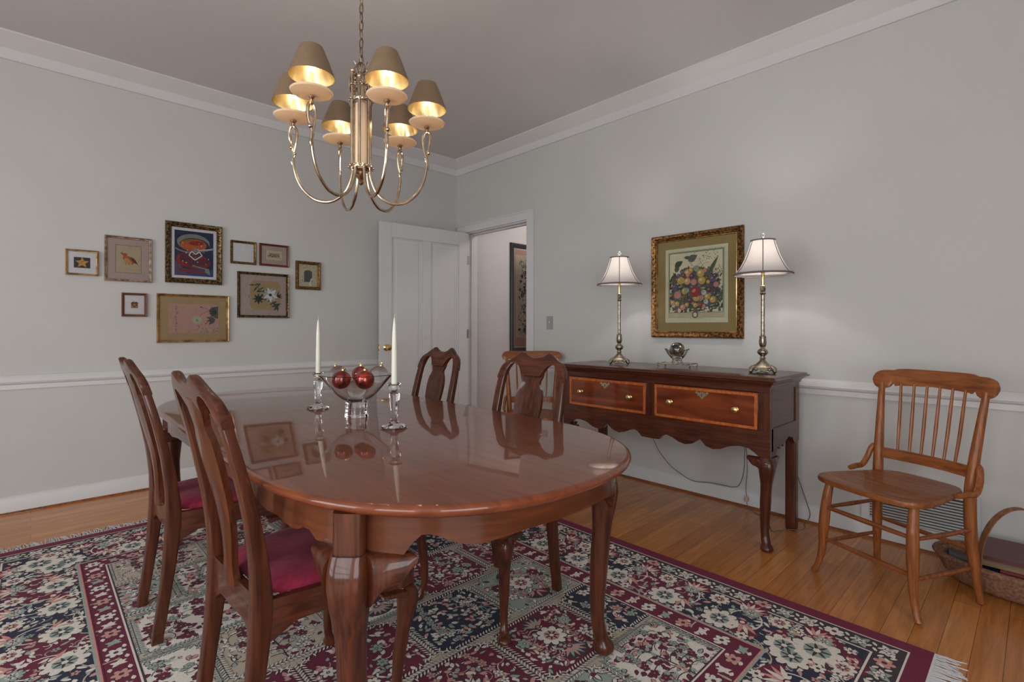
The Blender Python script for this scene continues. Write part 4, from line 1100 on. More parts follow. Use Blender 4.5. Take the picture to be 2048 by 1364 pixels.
# ------------------------------------------------------------------ framed pictures
gold = lambda n, c1, c2, **k: None
def goldmat(name, c1, c2, ns=70, rough=.38, metal=.75, b_=.25):
    m, nt, b = newmat(name); nz, cr = noise_color(nt, b, c1, c2, nscale=ns, lo=.4, hi=.62); setp(b, rough=rough, metal=metal); bump(nt, b, nz.outputs[0], b_, .004); return m
GA = goldmat('carved_gilt', srgb(66, 42, 22), srgb(158, 112, 58)); GB = goldmat('dark_gilt', srgb(48, 38, 24), srgb(134, 108, 66)); GC = goldmat('plain_gold_leaf', srgb(150, 112, 64), srgb(206, 172, 116), 25, .3, .85, .05)
GD = goldmat('silver_gilt', srgb(132, 112, 96), srgb(196, 170, 146), 40, .35, .7, .1); GE = goldmat('small_gilt_carving', srgb(84, 56, 26), srgb(150, 112, 58), 90)
BRN = wood('brown_frame_wood', srgb(84, 44, 26), srgb(126, 72, 44), 'x', coat=.4); RED = wood('reddish_frame_wood', srgb(84, 32, 22), srgb(120, 54, 38), 'x', coat=.5); BLKF = plain('black_frame', srgb(34, 40, 38), .35)
paint = lambda n, c, v=.04: plain('print_' + n, srgb(*c), .8, v, 30)
PK = dict(white=paint('white', (214, 212, 214)), pinkmat=paint('pink_grey', (176, 158, 152)), linen=paint('linen', (178, 164, 136)), goldmat=paint('gold_mat', (142, 122, 74), .02), paper=paint('aged_paper', (190, 188, 158)),
    cream=paint('cream', (196, 188, 158)), tanp=paint('tan_paper', (170, 146, 108)), ink=paint('ink', (40, 40, 42)), ink2=paint('grey_ink', (88, 88, 84)), navy=paint('navy', (36, 44, 82)), blue=paint('blue', (48, 70, 120)),
    red=paint('red', (140, 42, 32)), orange=paint('orange', (178, 88, 44)), green=paint('green', (72, 84, 58)), dgreen=paint('dark_green', (52, 66, 56)), sage=paint('sage', (140, 148, 120)), yellow=paint('yellow', (178, 144, 68)), peach=paint('peach', (188, 136, 90)),
    plum=paint('plum', (92, 44, 58)), rose=paint('rose', (178, 122, 112)), pinkp=paint('pink_paper', (186, 148, 136)), pale=paint('pale_green', (168, 180, 160)), gold=paint('gold', (196, 152, 70)), grey=paint('grey', (130, 134, 126)), mauve=paint('mauve', (88, 76, 112)), teal=paint('teal', (64, 120, 116)), bamber=paint('amber', (140, 100, 40)), dark=paint('dark_cloth', (58, 50, 62)))
def picture(label, wall, a0, a1, z0, z1, fw, fmat, depth=.024, matmat=None, mw=.04, artmat=None, mw_b=None, fillet=None, gap=.004, carve=False):
    """a0..a1 along the wall (X on the left wall, Y on the right wall), fw = frame width"""
    w, h = abs(a1 - a0), z1 - z0; cxx = (a0 + a1) / 2
    if wall == 'L': t = thing('framed_picture', label, 'picture', (cxx, YW - gap, z0), 0)
    elif wall == 'R': t = thing('framed_picture', label, 'picture', (XW - gap, cxx, z0), -PI / 2)
    else: t = thing('framed_picture', label, 'picture', (cxx, HY - gap, z0), 0)
    prof = [(0, 0), (0, -depth * .55), (fw * .12, -depth * .85), (fw * .28, -depth), (fw * .50, -depth * .90), (fw * .72, -depth * .62), (fw * .85, -depth * .60), (fw, -depth * .42), (fw, -.003)]
    mb = MB(); rings = []
    for i, y in prof: rings.append([(-w / 2 + i, y, i), (w / 2 - i, y, i), (w / 2 - i, y, h - i), (-w / 2 + i, y, h - i)])
    mb.loft(rings, fmat, caps=False, smooth=False)
    # back of the frame moulding
    r0 = [(-w / 2, 0, 0), (w / 2, 0, 0), (w / 2, 0, h), (-w / 2, 0, h)]; r1 = [(-w / 2 + fw, -.003, fw), (w / 2 - fw, -.003, fw), (w / 2 - fw, -.003, h - fw), (-w / 2 + fw, -.003, h - fw)]
    mb.loft([r1, r0], fmat, caps=False, smooth=False)
    if carve:
        per = []
        n1, n2 = int(w / .021), int(h / .021)
        for s_ in (fw * .42, h - fw * .42): per += [(-w / 2 + fw * .4 + (w - fw * .8) * i / n1, s_, 0) for i in range(n1 + 1)]
        for s_ in (-w / 2 + fw * .42, w / 2 - fw * .42): per += [(s_, fw * .4 + (h - fw * .8) * i / n2, 1) for i in range(n2 + 1)]
        for j, (x, z, vtl) in enumerate(per):
            d = fw * .17 * (1 if j % 2 else -1)
            mb.sphere((x + (d if vtl else 0), -depth * .90, z + (0 if vtl else d)), fw * .15, fmat, 6, 4, .8)
    mb.build('frame', t)
    if fillet:
        mb = MB(); rings = [[(-w / 2 + i, y, i), (w / 2 - i, y, i), (w / 2 - i, y, h - i), (-w / 2 + i, y, h - i)] for i, y in ((fw * .98, -depth * .5), (fw + .004, -depth * .55), (fw + .006, -.0062))]
        mb.loft(rings, fillet, caps=False, smooth=False); mb.build('fillet', t)
    x0, x1, y0, y1 = -w / 2 + fw, w / 2 - fw, fw, h - fw
    mb = MB(); mb.box(x0 - .002, x1 + .002, -.003, -.001, y0 - .002, y1 + .002, matmat or artmat); mb.build('mat' if matmat else 'print', t)
    g = MB(); g.add([(x0 - .001, -.0072, y0 - .001), (x1 + .001, -.0072, y0 - .001), (x1 + .001, -.0072, y1 + .001), (x0 - .001, -.0072, y1 + .001)], [(0, 1, 2, 3)], M['pglass']); g.build('glass', t, fix=False)
    A = Art(lambda u, v, k: (u, -.0032 - k * .00022, v))
    mb_ = mw if mw_b is None else mw_b
    A.ax = (x0 + mw, x1 - mw, y0 + mb_, y1 - mw)
    if matmat:
        A.mb.box(x0 + mw, x1 - mw, -.0033, -.003, y0 + mb_, y1 - mw, artmat)
    A.t = t; A.clip = A.ax
    return A
def finish(A): A.mb.build('print', A.t, fix=False)

# star (leftmost)
A = picture('small gilt-framed picture of a gold star on a dark square, leftmost of the wall group', 'L', .156, .319, 1.455, 1.619, .013, GC, matmat=PK['white'], mw=.028, artmat=PK['white'])
u0, u1, v0, v1 = A.ax; cu, cv = (u0 + u1) / 2, (v0 + v1) / 2
A.rect(cu - .044, cu + .044, cv - .034, cv + .034, PK['dark'], 1)
A.poly([(cu + (.036 if i % 2 == 0 else .0165) * math.cos(PI / 2 + i * PI / 5), cv + (.036 if i % 2 == 0 else .0165) * math.sin(PI / 2 + i * PI / 5)) for i in range(10)], PK['gold'], 2)
A.curve(cu - .014, cv - .006, .03, .5, .4, .002, PK['bamber'], 3); A.curve(cu - .010, cv + .003, .02, .2, .5, .0015, PK['bamber'], 3); A.ell(cu, cv + .024, .002, .002, PK['dark'], 3, 0, 6)
finish(A)
# bird
A = picture('pink-gold framed picture of a small orange bird on beige paper in a wide pinkish mat', 'L', .349, .605, 1.430, 1.732, .016, GD, matmat=PK['pinkmat'], mw=.042, artmat=PK['linen'])
u0, u1, v0, v1 = A.ax; cu, cv = (u0 + u1) / 2, (v0 + v1) / 2
for a, b_ in (((u0, v0), (u1, v0)), ((u1, v0), (u1, v1)), ((u1, v1), (u0, v1)), ((u0, v1), (u0, v0))): A.stroke([a, b_], .003, PK['ink'], 6)
A.ell(cu, cv - .005, .036, .022, PK['orange'], 1, -.7, 16); A.ell(cu - .020, cv + .030, .014, .012, PK['orange'], 1); A.ell(cu - .004, cv - .014, .026, .017, PK['peach'], 2, -.8, 14)
A.leaf(cu + .0, cv + .018, .066, .014, -.75, PK['bamber'], 3); A.leaf(cu + .012, cv + .012, .060, .008, -.85, PK['plum'], 4); A.leaf(cu - .030, cv + .034, .016, .0035, 2.6, PK['ink'], 3); A.ell(cu - .022, cv + .034, .002, .002, PK['ink'], 4, 0, 6)
A.curve(cu - .028, cv + .042, .012, 1.8, .5, .0018, PK['ink'], 3)
for x in (-.012, .004): A.stroke([(cu + x, cv - .024), (cu + x - .003, cv - .040)], .0018, PK['ink'], 3)
A.rect(u0 + .06, u1 - .004, v0 + .022, v0 + .0235, PK['grey'], 1); A.rect(u0 + .06, u0 + .0615, v0 + .002, v0 + .022, PK['grey'], 1)
finish(A)
# large abstract in red, orange and blue
A = picture('large carved gilt frame with a swirling red, orange and dark blue abstract print', 'L', .683, 1.040, 1.440, 1.876, .036, GB, .034, matmat=PK['white'], mw=.020, artmat=PK['navy'], carve=True)
u0, u1, v0, v1 = A.ax; cu, cv = (u0 + u1) / 2, (v0 + v1) / 2; W_, H_ = u1 - u0, v1 - v0
A.rect(u0, u1, v0, v0 + H_ * .16, PK['blue'], 1); A.poly([(u0, v0), (u0 + W_ * .4, v0), (u0, v0 + H_ * .35)], PK['mauve'], 2)
A.ell(cu - W_ * .02, cv + H_ * .25, W_ * .42, H_ * .19, PK['grey'], 2, 0, 26); A.ell(cu, cv + H_ * .20, W_ * .38, H_ * .15, PK['navy'], 3, 0, 24)
A.ell(cu - W_ * .02, cv + H_ * .19, W_ * .34, H_ * .14, PK['orange'], 4, .05, 24); A.ell(cu + W_ * .05, cv + H_ * .24, W_ * .20, H_ * .05, PK['red'], 5, .1, 16); A.ell(cu - W_ * .20, cv + H_ * .28, W_ * .18, H_ * .03, PK['bamber'], 5, .3, 14)
A.ell(cu - W_ * .03, cv - H_ * .16, W_ * .44, H_ * .17, PK['red'], 4, -.15, 26); A.ell(cu + W_ * .12, cv - H_ * .20, W_ * .30, H_ * .10, PK['plum'], 5, .12, 20); A.ell(cu - W_ * .22, cv - H_ * .10, W_ * .15, H_ * .10, PK['plum'], 5, .5, 18)
A.curve(u0 + W_ * .02, cv + H_ * .10, W_ * .50, -.55, .9, .010, PK['grey'], 6, 9); A.curve(cu + W_ * .05, cv + H_ * .05, W_ * .50, .2, .2, .014, PK['grey'], 6, 9); A.curve(cu + W_ * .1, cv + H_ * .08, W_ * .38, .25, -.2, .005, PK['white'], 7, 9)
A.curve(u0 + W_ * .05, cv - H_ * .22, W_ * .9, -.45, 1.0, .012, PK['red'], 7, 12); A.curve(u0 + W_ * .1, cv - H_ * .36, W_ * .7, -.2, .3, .018, PK['red'], 6, 9); A.curve(cu - W_ * .05, cv - H_ * .26, W_ * .45, -.35, .3, .009, PK['grey'], 8, 9); A.leaf(cu + W_ * .28, cv - H_ * .31, .06, .014, -1.0, PK['grey'], 8)
dm_ = [(cu + W_ * .02, cv - H_ * .14), (cu + W_ * .20, cv - H_ * .03), (cu + W_ * .13, cv + H_ * .05), (cu + W_ * .03, cv - H_ * .01), (cu - W_ * .07, cv + H_ * .05), (cu - W_ * .14, cv - H_ * .04)]
A.poly(dm_, PK['plum'], 8); A.stroke(dm_ + [dm_[0]], .007, PK['white'], 9); A.poly([(cu - W_ * .05, cv + H_ * .08), (cu + W_ * .03, cv + H_ * .02), (cu + W_ * .10, cv + H_ * .08), (cu + W_ * .03, cv + H_ * .15)], PK['grey'], 9)
for _ in range(16): A.ell(cu + R_.uniform(-.4, .4) * W_, cv + R_.uniform(-.25, .3) * H_, .004, .004, R_.choice([PK['white'], PK['peach'], PK['gold']]), 10, 0, 6)
finish(A)
# blank square
A = picture('small dark gilt frame around a plain pale blank square', 'L', 1.098, 1.281, 1.612, 1.790, .018, GE, .018, artmat=PK['white'], mw=0)
finish(A) if A.mb.v else None
# engraving
A = picture('small reddish wooden frame with a tiny landscape engraving in a taupe mat', 'L', 1.304, 1.530, 1.613, 1.791, .017, RED, .018, matmat=PK['pinkmat'], mw=.036, artmat=PK['cream'])
u0, u1, v0, v1 = A.ax; W_, H_ = u1 - u0, v1 - v0
A.rect(u0 + W_ * .12, u1 - W_ * .12, v0 + H_ * .2, v1 - H_ * .2, PK['linen'], 1)
for i in range(16): A.leaf(u0 + W_ * (.14 + .045 * i), v0 + H_ * (.30 + .12 * R_.random()), .010, .0045, R_.uniform(.6, 2.6), R_.choice([PK['ink2'], PK['bamber'], PK['ink']]), 2)
A.rect(u0 + W_ * .2, u1 - W_ * .2, v0 + H_ * .52, v0 + H_ * .66, PK['rose'], 2)
for i in range(7): A.rect(u0 + W_ * (.22 + .08 * i), u0 + W_ * (.25 + .08 * i), v0 + H_ * .5, v0 + H_ * .68, PK['ink2'], 3)
finish(A)
# little arched mirror print
A = picture('small carved gold frame, rightmost of the wall group, with a dark arched shape', 'L', 1.585, 1.794, 1.441, 1.678, .026, GE, .024, matmat=PK['cream'], mw=.004, artmat=PK['cream'], carve=True)
u0, u1, v0, v1 = A.ax; cu, cv = (u0 + u1) / 2, (v0 + v1) / 2
A.poly([(cu - .034, v0 + .035), (cu + .034, v0 + .035), (cu + .034, cv + .025)] + [(cu + .034 * math.cos(q), cv + .025 + .022 * math.sin(q)) for q in lin(.2, PI - .2, 9)] + [(cu - .034, cv + .025)], PK['ink2'], 1)
for _ in range(60):
    a_, b2 = R_.uniform(u0, u1), R_.uniform(v0, v1)
    if abs(a_ - cu) > .042 or b2 > cv + .055 or b2 < v0 + .026: A.leaf(a_, b2, .013, .003, R_.uniform(0, 6), R_.choice([PK['grey'], PK['sage'], PK['linen']]), 1)
A.curve(cu + .02, v0 + .0, .07, 1.7, -.8, .012, PK['white'], 3); finish(A)
# little house
A = picture('small brown frame with a tiny golden house on white, lower left of the wall group', 'L', .439, .580, 1.194, 1.355, .016, BRN, .020, matmat=PK['white'], mw=.010, artmat=PK['white'])
u0, u1, v0, v1 = A.ax; cu, cv = (u0 + u1) / 2, (v0 + v1) / 2
A.rect(cu - .018, cu + .020, cv - .022, cv + .010, PK['bamber'], 1); A.poly([(cu - .022, cv + .008), (cu - .012, cv + .020), (cu + .002, cv + .018), (cu + .010, cv + .022), (cu + .024, cv + .010)], PK['plum'], 2)
for i in range(3):
    for j in range(2): A.rect(cu - .013 + i * .011, cu - .008 + i * .011, cv - .016 + j * .013, cv - .009 + j * .013, PK['ink'] if (i + j) % 2 else PK['gold'], 3)
A.rect(cu - .006, cu - .003, cv + .016, cv + .028, PK['bamber'], 2); finish(A)
# lotus scroll
A = picture('wide gold-framed pink lotus print with a column of brush writing, lowest of the group', 'L', .634, 1.087, 1.013, 1.360, .018, GC, .026, matmat=PK['tanp'], mw=.052, artmat=PK['pinkp'])
u0, u1, v0, v1 = A.ax; W_, H_ = u1 - u0, v1 - v0
for a, b_ in (((u0, v0), (u1, v0)), ((u1, v0), (u1, v1)), ((u1, v1), (u0, v1)), ((u0, v1), (u0, v0))): A.stroke([a, b_], .003, PK['linen'], 6)
for i in range(11):     # column of brush marks
    y = v1 - .020 - i * .0178
    for _ in range(4): A.curve(u0 + .044 + R_.uniform(-.005, .004), y + R_.uniform(-.005, .005), R_.uniform(.006, .013), R_.uniform(-1.5, 1.2), R_.uniform(-1, 1), .0018, PK['ink2'], 2, 3)
fx_, fy_ = u0 + W_ * .56, v0 + H_ * .44
for q in [2 * PI * i / 12 for i in range(12)]: A.leaf(fx_, fy_, .034, .008, q, PK['pale'], 2 + (int(q * 3) % 2))
A.ell(fx_, fy_, .009, .009, PK['sage'], 5)
A.curve(fx_ + .01, fy_ + .02, .085, .95, -.7, .0025, PK['ink2'], 2, 8); A.curve(u0 + W_ * .65, v0 + H_ * .90, .085, -.2, -.9, .002, PK['ink2'], 2, 8); A.leaf(u0 + W_ * .62, v0 + H_ * .90, .018, .004, .1, PK['ink'], 3)
A.poly([(u1, v0 + H_ * .5), (u1 - .02, v0 + H_ * .52), (u1 - .050, v0 + H_ * .62), (u1 - .062, v0 + H_ * .78), (u1 - .045, v0 + H_ * .90), (u1, v0 + H_ * .95)], PK['ink2'], 3)
for q in (2.3, 2.8, 3.3, 3.8): A.leaf(u1 - .01, v0 + H_ * .72, .055, .003, q, PK['ink'], 4)
for q in (2.9, 3.4, 3.9): A.leaf(u1 - .02, v0 + H_ * .48, .06, .012, q, PK['ink2'], 4)
A.leaf(u0 + W_ * .72, v0 + H_ * .28, .03, .003, .9, PK['red'], 3)
for _ in range(46): A.leaf(u1 - R_.random() ** 2 * W_ * .62, v0 + R_.random() ** 2 * .05, .014, .0022, R_.uniform(0, 6.3), R_.choice([PK['ink2'], PK['grey']]), 3)
finish(A)
# white flower branch
A = picture('dark gilt-framed print of a white flower on a leafy branch, on tan ground', 'L', 1.146, 1.528, 1.199, 1.555, .020, GB, .028, matmat=PK['pinkmat'], mw=.012, artmat=PK['pinkmat'])
u0, u1, v0, v1 = A.ax; W_, H_ = u1 - u0, v1 - v0
rr = []
for cx2, cy2, q0 in ((u1 - .07, v1 - .07, 0), (u0 + .10, v1 - .07, PI / 2), (u0 + .10, v0 + .07, PI), (u1 - .07, v0 + .07, 1.5 * PI)): rr += [(cx2 + .04 * math.cos(q0 + t), cy2 + .04 * math.sin(q0 + t)) for t in lin(0, PI / 2, 5)]
A.poly(rr, PK['tanp'], 1)
bpts = A.curve(u0 + W_ * .30, v1 - H_ * .22, .24, -.75, -.1, .0045, PK['ink2'], 3, 10)
for i, (x, y) in enumerate(bpts):
    for q in (R_.uniform(0, 1.2), R_.uniform(3, 4.5)): A.leaf(x, y, R_.uniform(.03, .05), .006, q, R_.choice([PK['dgreen'], PK['ink'], PK['green']]), 4)
fx_, fy_ = u0 + W_ * .66, v0 + H_ * .52
for q in [2 * PI * i / 11 + .2 for i in range(11)]: A.leaf(fx_, fy_, .062, .013, q, PK['white'] if int(q * 2) % 2 else PK['pale'], 5)
A.ell(fx_, fy_, .012, .012, PK['ink'], 7)
for q in (0.1, -.3, .5, 1.2): A.leaf(fx_ + .05, fy_ - .01, .045, .005, q, PK['ink'], 6)
fx_, fy_ = u0 + W_ * .38, v0 + H_ * .40
for q in [2 * PI * i / 8 for i in range(8)]: A.leaf(fx_, fy_, .045, .008, q, PK['dgreen'] if int(q) % 2 else PK['ink'], 5)
for q in (2.6, 3.3, 4.1, 4.8): A.leaf(bpts[-1][0], bpts[-1][1] + .01, .05, .007, q, PK['dgreen'], 5)
for k_ in range(3): A.rect(u0 + .050, u0 + .055, v0 + .12 + k_ * .010, v0 + .126 + k_ * .010, PK['red'], 3)
finish(A)
# fruit bouquet over the sideboard
A = picture('large carved gold frame with an old print of a heaped fruit basket above the sideboard', 'R', 1.938, 1.292, 1.056, 1.775, .040, GA, .034, matmat=PK['goldmat'], mw=.062, artmat=PK['paper'], mw_b=.066, fillet=GC, carve=True)
u0, u1, v0, v1 = A.ax
A.mb.build('unused', A.t) if False else None
W_, H_ = u1 - u0, v1 - v0
e = .020
A.stroke([(u0 + .0, v0), (u1, v0)], .004, PK['white'], 5); A.stroke([(u1, v0), (u1, v1)], .004, PK['white'], 5)
a0, a1, b0, b1 = u0 + e * 1.6, u1 - e * 1.6, v0 + e * 3.4, v1 - e * 1.6
A.rect(u0 + e * 1.1, u1 - e * 1.1, v0 + e * 1.6, v1 - e * 1.1, PK['sage'], 1); A.rect(u0 + e * 1.2, u1 - e * 1.2, v0 + e * 1.7, b0, PK['linen'], 2); A.rect(a0, a1, b0, b1, PK['cream'], 2)
for p, q in (((a0, b0), (a1, b0)), ((a1, b0), (a1, b1)), ((a1, b1), (a0, b1)), ((a0, b1), (a0, b0))): A.stroke([p, q], .003, PK['ink2'], 5)
for i in range(20):
    A.curve(a0 + (a1 - a0) * i / 20, b1 + .003, .016, .3, 2 if i % 2 else -2, .002, PK['ink2'], 3, 4)
A.clip = (a0, a1, b0, b1)
fw_, fh_ = a1 - a0, b1 - b0
def FP(x, y): return a0 + fw_ * x, b0 + fh_ * y
leafc = [PK['green'], PK['dgreen'], PK['green'], PK['ink2']]
for x, y, ln, w, q in ((.10, .78, .07, .022, .5), (.28, .92, .06, .012, -.1), (.36, .86, .075, .026, .45), (.12, .68, .06, .018, 1.2), (.25, .72, .06, .012, 0), (.03, .50, .08, .02, 1.1), (.05, .36, .06, .02, .9)): A.leaf(*FP(x, y), ln, w, q, R_.choice(leafc), 3)
A.leaf(*FP(.72, .58), .155, .016, 1.05, PK['sage'], 4); A.leaf(*FP(.72, .58), .150, .012, 1.05, PK['green'], 5)
for _ in range(26): x, y = FP(.72 + R_.gauss(0, .12), .92 + R_.gauss(0, .045)); A.ell(x, y, .003, .003, R_.choice([PK['ink'], PK['plum'], PK['green']]), 3, 0, 6)
for _ in range(30): x, y = FP(.90 + R_.gauss(0, .05), .66 + R_.gauss(0, .035)); A.ell(x, y, .003, .003, R_.choice([PK['ink'], PK['plum']]), 6, 0, 6)
for _ in range(6): A.curve(*FP(R_.uniform(.4, .85), R_.uniform(.7, .82)), .07, R_.uniform(.6, 2.3), R_.uniform(-1.5, 1.5), .002, PK['ink2'], 3)
A.ell(*FP(.5, .30), fw_ * .47, fh_ * .24, PK['dgreen'], 3.3, 0, 24); A.ell(*FP(.5, .55), fw_ * .36, fh_ * .17, PK['dgreen'], 3.4, 0, 24)
for _ in range(820):
    y = R_.uniform(.0, .72); half = .50 - max(0, y - .5) * .9 if y < .62 else .30; x = .5 + R_.uniform(-1, 1) * half
    if y < .12 and R_.random() < .4: continue
    A.leaf(*FP(x, y), R_.uniform(.014, .036), R_.uniform(.004, .010), R_.uniform(0, 6.3), R_.choice(leafc + leafc + [PK['plum'], PK['mauve'], PK['sage'], PK['bamber']]), 4 + R_.random() * .9)
fr_ = [(.36, .66, .030, 'peach'), (.44, .60, .022, 'plum'), (.60, .64, .030, 'yellow'), (.52, .72, .022, 'sage'), (.22, .54, .030, 'yellow'), (.35, .52, .026, 'peach'), (.47, .50, .024, 'rose'), (.62, .52, .030, 'yellow'), (.74, .49, .014, 'yellow'), (.82, .54, .024, 'mauve'), (.86, .58, .018, 'plum'),
       (.16, .30, .030, 'rose'), (.30, .36, .026, 'yellow'), (.34, .37, .020, 'sage'), (.50, .34, .040, 'red'), (.66, .32, .020, 'pale'), (.76, .36, .022, 'plum'), (.86, .30, .018, 'dgreen'), (.52, .24, .028, 'yellow'), (.40, .20, .020, 'plum'), (.62, .24, .018, 'rose'), (.72, .25, .022, 'yellow'), (.82, .20, .024, 'yellow'), (.70, .17, .018, 'pale'),
       (.06, .17, .020, 'peach'), (.15, .15, .020, 'yellow'), (.26, .09, .022, 'peach'), (.34, .13, .016, 'yellow'), (.50, .12, .018, 'peach'), (.60, .12, .016, 'red'), (.66, .10, .014, 'rose'), (.28, .62, .018, 'plum'), (.18, .62, .016, 'mauve'), (.56, .56, .012, 'plum'), (.42, .70, .018, 'yellow'), (.68, .68, .016, 'rose'), (.44, .42, .016, 'mauve'), (.58, .43, .016, 'mauve'), (.10, .44, .018, 'mauve'), (.88, .44, .020, 'rose'), (.22, .22, .016, 'green'), (.90, .12, .018, 'dgreen')]
for j, (x, y, r, c) in enumerate(fr_):
    px, py = FP(x, y); k_ = 6 + (j % 3) * 2; r *= .92
    A.ell(px, py, r * 1.06, r * 1.06, PK['ink2'], k_, 0, 14); A.ell(px, py, r * .96, r * .96, PK[c], k_ + .6, 0, 14); A.ell(px - r * .25, py + r * .2, r * .4, r * .3, PK['cream'] if c in ('yellow', 'peach') else PK['rose'] if c in ('rose', 'red') else PK['grey'], k_ + 1.2, .6, 9)
A.leaf(*FP(.20, .58), .055, .020, -.7, PK['yellow'], 12)
A.clip = (u0, u1, v0, v1)
cu = (u0 + u1) / 2; A.ell(cu, v0 + .052, .022, .024, PK['ink2'], 12, 0, 14); A.ell(cu, v0 + .052, .013, .015, PK['cream'], 13, 0, 12); A.rect(cu - .055, cu + .055, v0 + .023, v0 + .026, PK['gold'], 4)
finish(A)
# hall picture seen through the doorway
A = picture('tall black-framed print of colourful shapes on the hall wall beyond the doorway', 'H', 3.935, 4.62, .845, 2.095, .052, BLKF, .030, matmat=PK['white'], mw=.014, artmat=PK['pinkp'])
u0, u1, v0, v1 = A.ax; W_, H_ = u1 - u0, v1 - v0
A.rect(u0 + .02, u1 - .02, v0 + .10, v1 - .06, PK['cream'], 1)
for _ in range(210):
    y = R_.uniform(.12, .90); x = .36 + R_.gauss(0, .12) * (1.1 - abs(y - .5)); col = R_.choice([PK['mauve'], PK['mauve'], PK['teal'], PK['plum'], PK['rose'], PK['ink'], PK['navy'], PK['white'], PK['sage']])
    if y > .78: col = R_.choice([PK['sage'], PK['ink2'], PK['pale'], PK['cream']])
    if x < .13: continue
    A.ell(u0 + W_ * x, v0 + H_ * y, R_.uniform(.006, .024), R_.uniform(.005, .018), col, 2 + R_.random() * 4, R_.uniform(0, 3), 7)
for _ in range(70): y = R_.uniform(.1, .92); A.curve(u0 + W_ * max(.14, .30 + R_.gauss(0, .09)), v0 + H_ * y, .06, R_.uniform(0, 6), R_.uniform(-5, 5), .003, PK['ink'], 7, 7)
finish(A)

# ------------------------------------------------------------------ basket of magazines
bx, by = 3.035, .035; BROT = 0.0
basket = thing('wicker_basket', 'low oval wicker basket of books and magazines on the floor beside the oak side chair', 'basket', (bx, by, 0), 0)
def br2(a, b_, z, rip=0.0, n=72): return [(b_ * (1 + rip * math.cos(36 * q)) * math.cos(q), a * (1 + rip * math.cos(36 * q)) * math.sin(q), z) for q in [2 * PI * k_ / n for k_ in range(n)]]
mb = MB(); rg = [br2(.17, .10, .003)]
for i in range(9): t = i / 8; rg.append(br2(.235 + .065 * t ** .7, .135 + .055 * t ** .7, .006 + .106 * t ** 1.15, .012 if i % 2 else -.012))
inn = [br2(.290, .180, .112), br2(.25, .150, .06), br2(.20, .115, .014)]
mb.loft(rg + inn, M['wicker']); mb.build('basket_body', basket, sharp=70)
mb = MB(); mb.tube([(.190 * math.cos(q), .302 * math.sin(q), .116) for q in lin(0, 2 * PI, 61)[:-1]], .009, M['wicker'], 8, closed=True, flat=1.3); mb.build('rim', basket)
q0 = math.radians(-45)
hp = []
for w in lin(-.12, PI + .12, 30): hp.append((-.030 + .160 * math.cos(w) * math.cos(q0), .030 + .160 * math.cos(w) * math.sin(q0), .13 + .235 * math.sin(w)))
def strap(path, w, th, mt, side):
    mb = MB(); rg = []
    for i, p in enumerate(path):
        a = Vector(path[max(i - 1, 0)]); b_ = Vector(path[min(i + 1, len(path) - 1)]); t = (b_ - a).normalized(); s_ = Vector(side).normalized(); n = t.cross(s_).normalized(); p = Vector(p)
        rg.append([p + s_ * w / 2 + n * th / 2, p - s_ * w / 2 + n * th / 2, p - s_ * w / 2 - n * th / 2, p + s_ * w / 2 - n * th / 2])
    mb.loft(rg, mt); return mb
strap(hp, .024, .006, M['hoop'], (-math.sin(q0), math.cos(q0), 0)).build('handle', basket, sharp=30)
def book(lb, cover, w, l, th, loc, rot, nm='book', cat='book', page=None):
    t = thing(nm, lb, cat); page = page or PK['cream']
    mb = MB(); mb.box(-w / 2, w / 2, -l / 2, l / 2, -th / 2, -th / 2 + .002, cover); mb.box(-w / 2, w / 2, -l / 2, l / 2, th / 2 - .002, th / 2, cover); mb.box(-w / 2 - .002, -w / 2, -l / 2, l / 2, -th / 2, th / 2, cover); mb.build('cover', t)
    mb = MB(); mb.box(-w / 2 + .001, w / 2 - .004, -l / 2 + .004, l / 2 - .004, -th / 2 + .002, th / 2 - .002, page); mb.build('pages', t)
    t.location = loc; t.rotation_euler = rot; return t
cvr = lambda n, c: plain('cover_' + n, srgb(*c), .45, .05, 10, coat=.3)
book('dark blue glossy book lying lowest in the wicker basket', cvr('navy', (24, 38, 56)), .20, .34, .020, (bx - .030, by - .02, .100), (0, -.15, 0))
book('red-covered magazine between the blue book and the tan folder in the basket', cvr('red', (128, 50, 52)), .19, .28, .008, (bx - .0125, by - .060, .1183), (0, -.15, 0), 'magazine', 'magazine')
book('tan cardboard folder leaning in the basket under the maroon book', cvr('tan', (140, 116, 88)), .20, .33, .012, (bx + .0105, by - .02, .1336), (0, -.15, 0), 'folder', 'folder')
book('maroon book on top of the pile in the wicker basket', cvr('maroon', (92, 52, 54)), .19, .31, .016, (bx + .033, by - .02, .1525), (0, -.15, 0))
book('grey patterned magazine at the left tip of the wicker basket', cvr('grey', (70, 72, 70)), .12, .10, .010, (bx, by + .205, .096), (.25, .1, .1), 'magazine', 'magazine')

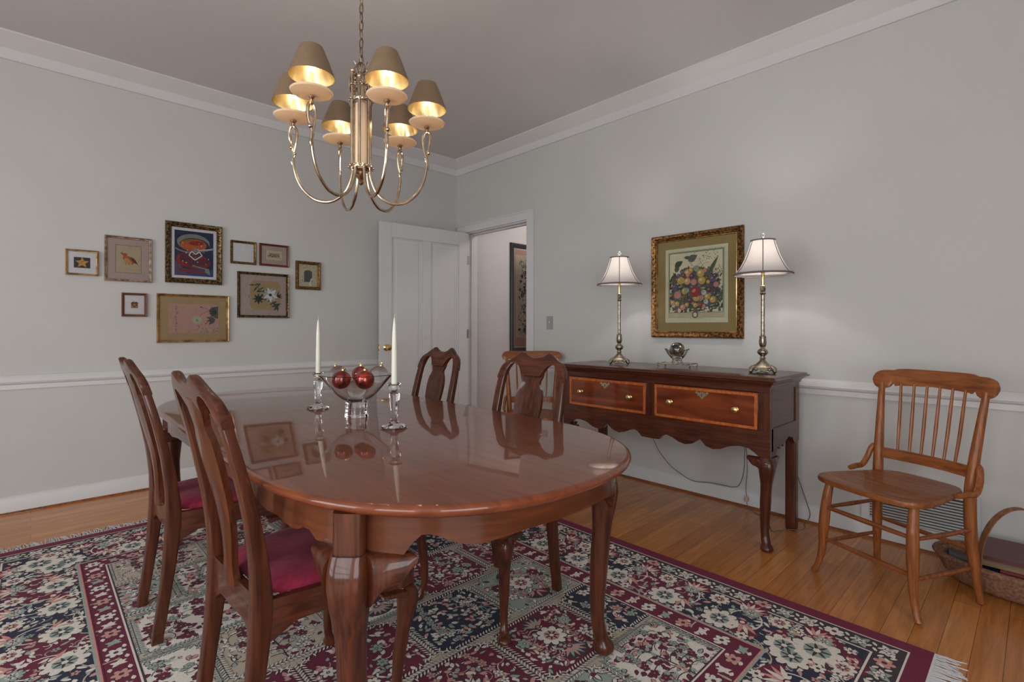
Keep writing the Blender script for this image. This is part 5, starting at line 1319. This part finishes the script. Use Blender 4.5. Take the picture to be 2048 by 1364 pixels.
# ------------------------------------------------------------------ lamp cords
mb = MB(); mb.tube(spline([(3.165, 1.96, .86), (3.17, 1.94, .70), (3.19, 1.90, .36), (3.215, 1.80, .19), (3.225, 1.70, .125), (3.225, 1.61, .095), (3.225, 1.50, .108), (3.225, 1.40, .112), (3.22, 1.345, .116), (3.21, 1.30, .145), (3.20, 1.268, .25), (3.195, 1.262, .42), (3.19, 1.262, .60)], 7), .0024, M['cord'], 7); tag(mb.build('power_cord'), 'grey lamp cord sagging in a long loop against the wall under the sideboard', 'cord')
mb = MB(); mb.tube(spline([(3.215, 1.262, .62), (3.218, 1.262, .40), (3.222, 1.258, .25), (3.224, 1.266, .14), (3.222, 1.262, .078)], 7), .0022, M['cord'], 7); 
mb.lathe([(.004, .080), (.010, .072), (.013, .060), (.011, .046), (.004, .042)], plain('beige_plug', srgb(176, 150, 134), .5), 3.222, 1.262, 0, 12)
mb.tube(spline([(3.222, 1.262, .044), (3.215, 1.25, .020), (3.19, 1.21, .005), (3.15, 1.15, .004), (3.05, 1.07, .004), (2.96, 1.02, .004), (3.00, .995, .004), (3.035, .955, .010), (3.045, .925, .014), (3.075, .905, .014), (3.13, .905, .012), (3.19, .93, .006), (3.224, .925, .010), (3.236, .912, .055), (3.236, .93, .12), (3.232, .955, .20), (3.225, .975, .28), (3.20, .985, .45), (3.165, .99, .80), (3.165, .99, .86)], 7), .0024, M['cord'], 7)
tag(mb.build('power_cord'), 'pale lamp cord with a small plug, running round the rear sideboard leg', 'cord')

# unseen ceiling light, added to brighten the hall
t = thing('added_hall_light', 'added round frosted light, out of sight, that brightens the hall beyond the doorway', 'ceiling light', (4.4, 3.2, ZC - .001))
mb = MB(); mb.lathe([(.15, 0), (.15, -.02), (.14, -.03)], M['brass'], n=32); mb.build('light_base', t)
mb = MB(); mb.lathe([(.14, -.03), (.13, -.07), (.09, -.10), (.001, -.115)], M['bulb_w'], n=32); mb.build('glass_dome', t)
bulb_light((4.4, 3.2, ZC - .22), 16, (1, .93, .92), .08)  # lamp added below the dome to light the hall
